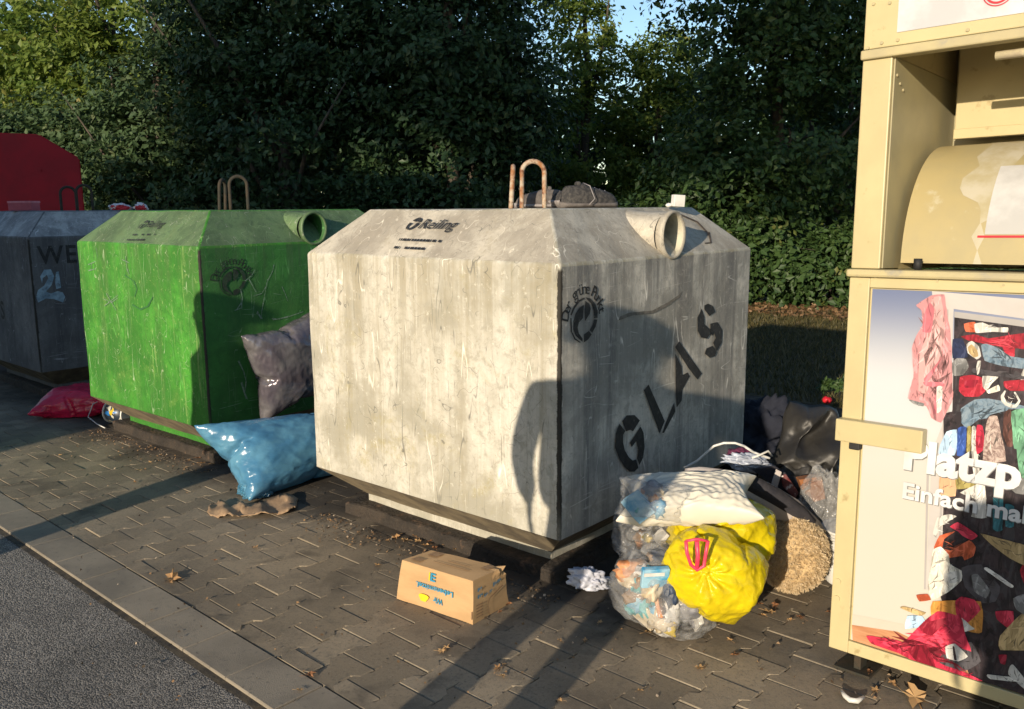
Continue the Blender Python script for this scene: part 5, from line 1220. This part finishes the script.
# fragments: open case, red-white pieces, orange plastic
def slab(name,label,cat,P,Y,th,mat,dy=0,bev=.003):
    bm=NB(); a=[bm.verts.new(at(u,v,Y+dy*k)) for k,(u,v) in enumerate(P)]; b=[bm.verts.new(v.co+Vector((.004,th,-.004))) for v in a]; n=len(a)
    bm.faces.new(a); bm.faces.new(b[::-1])
    for i in range(n): bm.faces.new((a[i],a[(i+1)%n],b[(i+1)%n],b[i]))
    bmesh.ops.recalc_face_normals(bm,faces=bm.faces); bmesh.ops.bevel(bm,geom=list(bm.edges),offset=bev,segments=1,affect='EDGES')
    c=sum((v.co for v in bm.verts),Vector())/len(bm.verts)
    return tag(add(name,bm,mat,origin=(c.x,c.y,c.z)),label,cat)
slab('open_case','black open case with pale edge standing in the heap behind the tray','case',[(752,470),(775,466),(787,474),(786,492),(772,484)],3.68,.03,M_FAB)
slab('case_strip','pale grey strip lying on the edge of the black case','strip',[(776,469),(782,472),(777,489),(771,485)],3.64,.015,MATS['dusty_grey_plastic'])
slab('picture_frame','thin dark red and white frame stuck in the heap under the black bag','frame',[(781,476),(786,474),(799,493),(795,499),(783,487)],3.66,.02,pm('maroon_lacquer',(.13,.02,.02),(.2,.1,.1),20,.4,.1,extra=((.6,.58,.55),25,.56,.6)))
slab('plastic_tub','broken orange brown plastic tub between the black and clear bags','tub',[(799,480),(822,476),(826,499),(813,503),(805,496)],3.62,.06,pm('orange_brown_plastic',(.32,.13,.05),(.22,.09,.04),8,.45,.1))
Y10=3.55; c=at(826,508,Y10); bag('rubbish_bag','clear crinkled plastic wrap hanging beside the yellow bin edge',c,(px2m(28,Y10),.08,px2m(42,Y10)),(0,R(6),0),F_CLEAR,(0,0,1),61,ground=None,amp=.2,fine=.0,crease=.2)
# white bucket half hidden behind the bin
c=G(856,592,0); TWb=thing('bucket','white plastic bucket squeezed between the fluffy cushion and the yellow bin','bucket',(c.x,c.y+.1,0)); bm=NB()
o_=Vector((c.x,c.y+.1,0)); tube(bm,[o_+Vector((0,0,z)) for z in (.003,.01,.24)],[.085,.09,.11],30); add('body',bm,M_WPL,TWb)
bm=NB(); 
for z in (.21,.235): tube(bm,[o_+Vector((0,0,z)),o_+Vector((0,0,z+.012))],[.116,.116],30)
add('rim',bm,M_WPL,TWb)
# crumpled white packaging by the base
c=G(590,592,0); bm=blob((c.x,c.y+.03,.04),(.075,.035,.045),(.1,.3,.1),.5,2.2,71,5,ground=.004,fine=.03,ff=5)
tag(add('crumpled_wrap',bm,pm('printed_white_wrap',(.5,.52,.6),(.42,.43,.5),9,.5,.15,50,.003,extra=((.02,.03,.12),12,.58,.62)),origin=(c.x,c.y,0),smooth=True),'crumpled white and blue wrapping on the ground at the corner of the white container','wrapping')
# white ring fragment, dark curled sheets near the bin foot
bm=NB(); tube(bm,[G(u,v,.012) for u,v in ((841,690),(845,696),(850,700),(857,701),(864,697))],[.004,.008,.009,.009,.005],8); tag(add('broken_ring',bm,M_WPL,origin=G(852,698)),'broken curved white plastic piece on the paving in front of the yellow bin','plastic piece')
# stones and dirt at the foot of the base
M_LF=leaf_mat('dry_leaf',(.34,.17,.07),(.5,.31,.14),(.24,.11,.05),.15,.7)
def leafmesh(seed):
    rs=random.Random(seed); bm=NB(); c=bm.verts.new((0,0,.006)); V=[]
    n=15
    for k in range(n):
        a=2*PI*k/n; r=(1 if k%3==0 else .45 if k%3==1 else .6)*rs.uniform(.75,1.1); V.append(bm.verts.new((r*math.cos(a),r*math.sin(a)*.8,rs.uniform(0,.5))))
    for k in range(n): bm.faces.new((c,V[k],V[(k+1)%n]))
    tube(bm,[Vector((-.3,0,.05)),Vector((-1.2,.1,.1)),Vector((-1.6,.2,.05))],.04,4)
    me=bpy.data.meshes.new('dry_leaf'); bm.to_mesh(me); bm.free(); me.materials.append(M_LF); a=me.attributes.new('tint','FLOAT','FACE'); a.data.foreach_set('value',[rs.random()]*len(me.polygons)); return me
LMS=[leafmesh(k) for k in range(6)]
def leaf(p,s,big=None):
    o=bpy.data.objects.new('dry_leaf',LMS[random.randrange(6)]); COL.objects.link(o); o.location=p; o.scale=(s,s,s*random.uniform(.4,.9)); o.rotation_euler=(random.uniform(-.2,.2),random.uniform(-.2,.2),random.uniform(0,6.3))
    if big: tag(o,big,'leaf')
    else: tag(o,'small dry brown leaf lying flat on the paving','leaf','dry leaves on the paving')
leaf(G(172,579,.006),.062,'curled yellowish dry leaf alone on the paving, the largest on the left')
for (u,v,s) in ((395,537,.04),(256,547,.025),(310,675,.028),(446,648,.028),(498,668,.03),(503,676,.02),(504,664,.018),(560,640,.02),(378,565,.03),(425,545,.03),(435,548,.03),(388,540,.02),(442,651,.025),(700,668,.035),(735,655,.03),(770,612,.035),(775,605,.03),(762,615,.025),(648,632,.03),(585,640,.02),(600,622,.02),(140,470,.025),(150,462,.02),(198,458,.03),(203,463,.03),(188,460,.025),(212,464,.025),(135,482,.02),(286,497,.02),(640,690,.02),(300,690,.02),(800,617,.03),(830,612,.03),(560,700,.02),(120,455,.02),(215,560,.016),(330,520,.018),(418,541,.035),(405,540,.03),(415,536,.028),(430,541,.03),(445,545,.025),(455,549,.025),(470,553,.02),(790,620,.02),(730,640,.02),(150,440,.02),(60,455,.02),(350,545,.02),(508,604,.03),(500,612,.02),(875,690,.03),(893,683,.03),(760,604,.03),(670,637,.022),(870,672,.025)):
    leaf(G(u,v,.006),s*.8)
leaf(G(915,697,.01),.07,'large orange brown dry leaf in front of the yellow bin, at the bottom edge')
# small crumbs of debris
n=1400; cu=[]; 
pts=[]
for _ in range(n):
    r_=random.random()
    if r_<.45: q=FW@Vector((-abs(random.gauss(0,.1))+.02,random.uniform(0,1.6),0))
    elif r_<.75: q=FG@Vector((-abs(random.gauss(0,.1))+.04,random.uniform(0,1.6),0))
    else:
        q=G(random.uniform(60,900),random.uniform(450,705),0)
    pts.append(q)
P=np.array([p[:] for p in pts]); P[:,2]=.004; s=rng.uniform(.002,.008,n)[:,None]; a=rng.normal(0,1,(n,3)); a[:,2]*=.3; a/=np.linalg.norm(a,axis=1)[:,None]; b=np.cross(a,rng.normal(0,1,(n,3))); b/=np.linalg.norm(b,axis=1)[:,None]
V=np.stack([P-a*s,P-b*s,P+a*s,P+b*s],1).reshape(-1,3); V[:,2]=np.abs(V[:,2])+.001
o=np_mesh('debris',V,np.arange(4*n).reshape(-1,4),leaf_mat('crumb',(.06,.045,.03),(.2,.12,.06),(.4,.33,.25),.0,.9),tint=rng.random(n)); tag(o,'crumbs of dirt and leaf fragments strewn on the paving','debris',kind='stuff')
# red flowers / green weeds behind the heap next to the yellow bin
TW_=thing('weed','green weed with a red flower beside the yellow bin, behind the black bag','plant',G(836,405,0)); p=MW[TW_].translation+Vector((.05,.05,0))
V,t_=leafcloud([((p.x,p.y,.14),(.16,.12,.14)),((p.x+.12,p.y,.2),(.12,.1,.15))],700,.022,0,.04,.4); np_mesh('foliage',V,np.arange(len(V)).reshape(-1,4),LM['maple'],TW_,tint=t_)
bm=blob(at(827,400,p.y-.1),(.03,.03,.025),(0,0,0),.4,3,88,3,fine=.2); add('flower',bm,pm('red_petal',(.6,.02,.03),(.45,.01,.02),20,.5,.2),TW_)
# ================================================================== people outside the frame and an added building (their shadows fall into it)
def skin_chain(pts,edges,rad,mat,name,parent,sub=2,root=0):
    me=bpy.data.meshes.new(name); me.from_pydata([tuple(p) for p in pts],edges,[]); o=bpy.data.objects.new(name,me); COL.objects.link(o)
    m=o.modifiers.new('s','SKIN'); 
    for i,r in enumerate(rad): me.skin_vertices[0].data[i].radius=(r,r) if not isinstance(r,tuple) else r
    me.skin_vertices[0].data[root].use_root=True
    m.use_smooth_shade=True; m.branch_smoothing=.6; s=o.modifiers.new('u','SUBSURF'); s.levels=sub; s.render_levels=sub
    dg=bpy.context.evaluated_depsgraph_get(); m2=bpy.data.meshes.new_from_object(o.evaluated_get(dg)); bpy.data.objects.remove(o)
    m2.name=name; m2.materials.clear(); m2.materials.append(mat)
    for p in m2.polygons:p.use_smooth=True
    q=bpy.data.objects.new(name,m2); COL.objects.link(q); q.parent=parent; return q
M_SKIN=pm('skin',(.5,.3,.2),(.45,.26,.18),20,.5,.1); M_HAIR=pm('hair',(.05,.03,.02),rough=.6,stretch=(8,8,1)); M_EYE=pm('eye',(.02,.02,.02),rough=.2,bump=0)
def person(x,y,rz,h,label,top,bottom,armout=.28,legsp=.17,hold=False):
    T=thing('person',label,'person',(x,y,0),rz); k=h/1.8
    V=lambda a,b,c: (a*k,b*k,c*k)
    sp=legsp/2
    P=[V(0,0,.95),V(0,0,1.12),V(0,-.01,1.3),V(0,-.01,1.43),V(0,0,1.52),V(0,.01,1.6),V(0,.01,1.72)]; E=[(i,i+1) for i in range(6)]
    Rr=[(.15*k,.11*k),(.135*k,.1*k),(.155*k,.11*k),(.1*k,.08*k),(.055*k,.055*k),(.08*k,.095*k),(.072*k,.09*k)]
    def lim(s):
        n=len(P)
        P.extend([V(s*.1,0,.88),V(s*(sp+.04),0,.5),V(s*(sp+.06),.01,.1)]); E.extend([(0,n),(n,n+1),(n+1,n+2)]); Rr.extend([.085*k,.055*k,.04*k])
        n=len(P)
        if hold:
            P.extend([V(s*.19,-.01,1.42),V(s*.24,.12,1.2),V(s*.1,.36,1.42)])
        else: P.extend([V(s*.2,-.01,1.42),V(s*(.2+armout*.45),-.03,1.15),V(s*(.2+armout*.22),.1,.93)])
        E.extend([(3,n),(n,n+1),(n+1,n+2)]); Rr.extend([.058*k,.042*k,.03*k])
        return P[-1]
    hs=[lim(-1),lim(1)]
    skin_chain(P,E,Rr,M_SKIN,'body',T)
    # face
    for s in (-1,1):
        bm=NB(); bmesh.ops.create_uvsphere(bm,u_segments=10,v_segments=8,radius=.011*k); bm.transform(Matrix.Translation(Vector(V(s*.03,.095,1.665)))); add('eye',bm,M_EYE,T,local=True)
        bm=blob(V(s*.082,.005,1.65),(.012*k,.022*k,.034*k),sub=3,amp=.1); add('ear',bm,M_SKIN,T,local=True)
    bm=blob(V(0,.108,1.64),(.013*k,.02*k,.024*k),sub=3,amp=.05); add('nose',bm,M_SKIN,T,local=True)
    bm=blob(V(0,.097,1.6),(.024*k,.008*k,.007*k),sub=3,amp=.05); add('mouth',bm,pm('lips',(.4,.15,.13),rough=.4) if 'lips' not in MATS else MATS['lips'],T,local=True)
    bm=blob(V(0,-.015,1.715),(.088*k,.1*k,.085*k),sub=4,amp=.08,fr=5); add('hair',bm,M_HAIR,T,local=True)
    # hands: palm, four unequal fingers, thumb
    for s,hp in zip((-1,1),hs):
        hx,hy,hz=hp; dirv=Vector((0,.35,-1)) if not hold else Vector((-s*.35,.5,.5)); dirv.normalize(); sd_=Vector((0,1,.35)).normalized() if not hold else Vector((0,-.5,.6)).normalized()
        o_=Vector(hp)-dirv*.01; P2=[o_,o_+dirv*.05*k,o_+dirv*.085*k]; E2=[(0,1),(1,2)]; R2=[(.024,.03),(.018,.034),(.014,.03)]
        for j,(of,l) in enumerate(((-.027,.062),(-.009,.075),(.009,.07),(.026,.055))):
            n=len(P2); b=o_+dirv*.09*k+sd_*of; P2+= [b,b+dirv*l*.5+Vector((-s*.004,0,0)),b+dirv*l*.9+Vector((-s*.02,0,0))]; E2+=[(2,n),(n,n+1),(n+1,n+2)]; R2+=[.0095,.0085,.007]
        n=len(P2); b=o_+dirv*.03+sd_*.032; P2+=[b,b+dirv*.03+sd_*.02,b+dirv*.055+sd_*.026]; E2+=[(1,n),(n,n+1),(n+1,n+2)]; R2+=[.012,.010,.008]
        skin_chain(P2,E2,R2,M_SKIN,'hand',T,sub=1,root=1)
    # clothes follow the body
    A=[0,1,2,3]; P3=[V(0,0,.9)]+[P[i] for i in A[1:]]; E3_=[(0,1),(1,2),(2,3)]; R3=[(.23*k,.2*k),(.22*k,.2*k),(.22*k,.2*k),(.15*k,.14*k)]
    for s,off in ((-1,10),(1,16)):
        n=len(P3); P3+=[P[off],P[off+1],tuple(Vector(P[off+1]).lerp(Vector(P[off+2]),.86))]; E3_+=[(3,n),(n,n+1),(n+1,n+2)]; R3+=[.085*k,.066*k,.05*k]
    skin_chain(P3,E3_,R3,top,'jacket',T)
    P4=[V(0,0,.98),V(0,0,.9)]; E4=[(0,1)]; R4=[(.155*k,.115*k),(.16*k,.12*k)]
    for s in (-1,1):
        n=len(P4); P4+=[V(s*.095,0,.84),V(s*(sp+.04),0,.5),V(s*(sp+.06),.01,.07)]; E4+=[(1,n),(n,n+1),(n+1,n+2)]; R4+=[.1*k,.078*k,.062*k]
    skin_chain(P4,E4,R4,bottom,'trousers',T,root=1)
    for s in (-1,1):
        bm=blob(V(s*(sp+.065),.06,.045),(.048*k,.14*k,.05*k),sub=4,amp=.05,ground=.003); add('shoe',bm,M_SH1,T,local=True)
    return T
M_J1=pm('navy_jacket',(.03,.04,.08),rough=.8,bs=20); M_J2=pm('olive_jacket',(.09,.1,.05),rough=.8,bs=20); M_J3=pm('grey_jacket',(.2,.2,.2),rough=.8,bs=20); M_T1=pm('blue_jeans',(.05,.08,.16),(.07,.1,.2),40,.8,.3); M_T2=pm('black_trousers',(.02,.02,.022),rough=.8)
rzp=-SAZ
p=sw_(.33,-1.335); person(p.x,p.y,rzp,1.86,'man in navy jacket and blue jeans facing the white container',M_J1,M_T1,armout=.2,legsp=.2)
p=sw_(.4,-4.1); person(p.x,p.y,rzp+1.0,1.83,'person in olive jacket and black trousers facing the green container',M_J2,M_T2,armout=.1,legsp=.02)
p=sw_(-.42,.24); person(p.x,p.y,rzp+.1,1.78,'person in grey jacket standing behind the camera',M_J3,M_T1,armout=.05)
# brick building added out of view at the left to shade the grey container
M_BRK=NT('brick'); t=M_BRK; bt=t.n.new('ShaderNodeTexBrick'); bt.inputs['Scale'].default_value=4; bt.inputs['Color1'].default_value=(.28,.11,.07,1); bt.inputs['Color2'].default_value=(.22,.09,.06,1); bt.inputs['Mortar'].default_value=(.3,.28,.25,1); t.l.new(t.map(rot=(PI/2,0,0)),bt.inputs[0]); t.set('Base Color',bt.outputs[0]); t.set('Roughness',.85)
Pb=sw_(-5.5,-5.75); Mbz=Matrix.Translation(Pb)@Matrix.Rotation(-SAZ,4,'Z')
TBd=thing('shade_building','unseen brick building with steel door, added to shade the grey container','building',mat=Mbz)
bm=NB(); box(bm,(-9,0,0),(0,4.2,5.0)); add('wall',bm,t.m,TBd,local=True)
bm=NB(); box(bm,(-9.2,-.2,5.002),(.0,4.4,5.2),bev=.02); add('roof',bm,M_FOUND,TBd,local=True)
bm=NB(); box(bm,(.003,1.2,.05),(.04,2.3,2.2),bev=.01); d=add('door',bm,M_J3,TBd,local=True)
bm=NB(); box(bm,(.042,1.3,1.05),(.08,1.36,1.2),bev=.005); h=add('handle',bm,M_RUSTD,None,local=True); h.parent=d
bm=NB(); box(bm,(.003,2.8,1.4),(.03,3.7,2.2),bev=.01); f=add('window',bm,M_WPL,TBd,local=True)
bm=NB(); box(bm,(.031,2.88,1.48),(.036,3.62,2.12)); g_=add('pane',bm,M_DARK,None,local=True); g_.parent=f
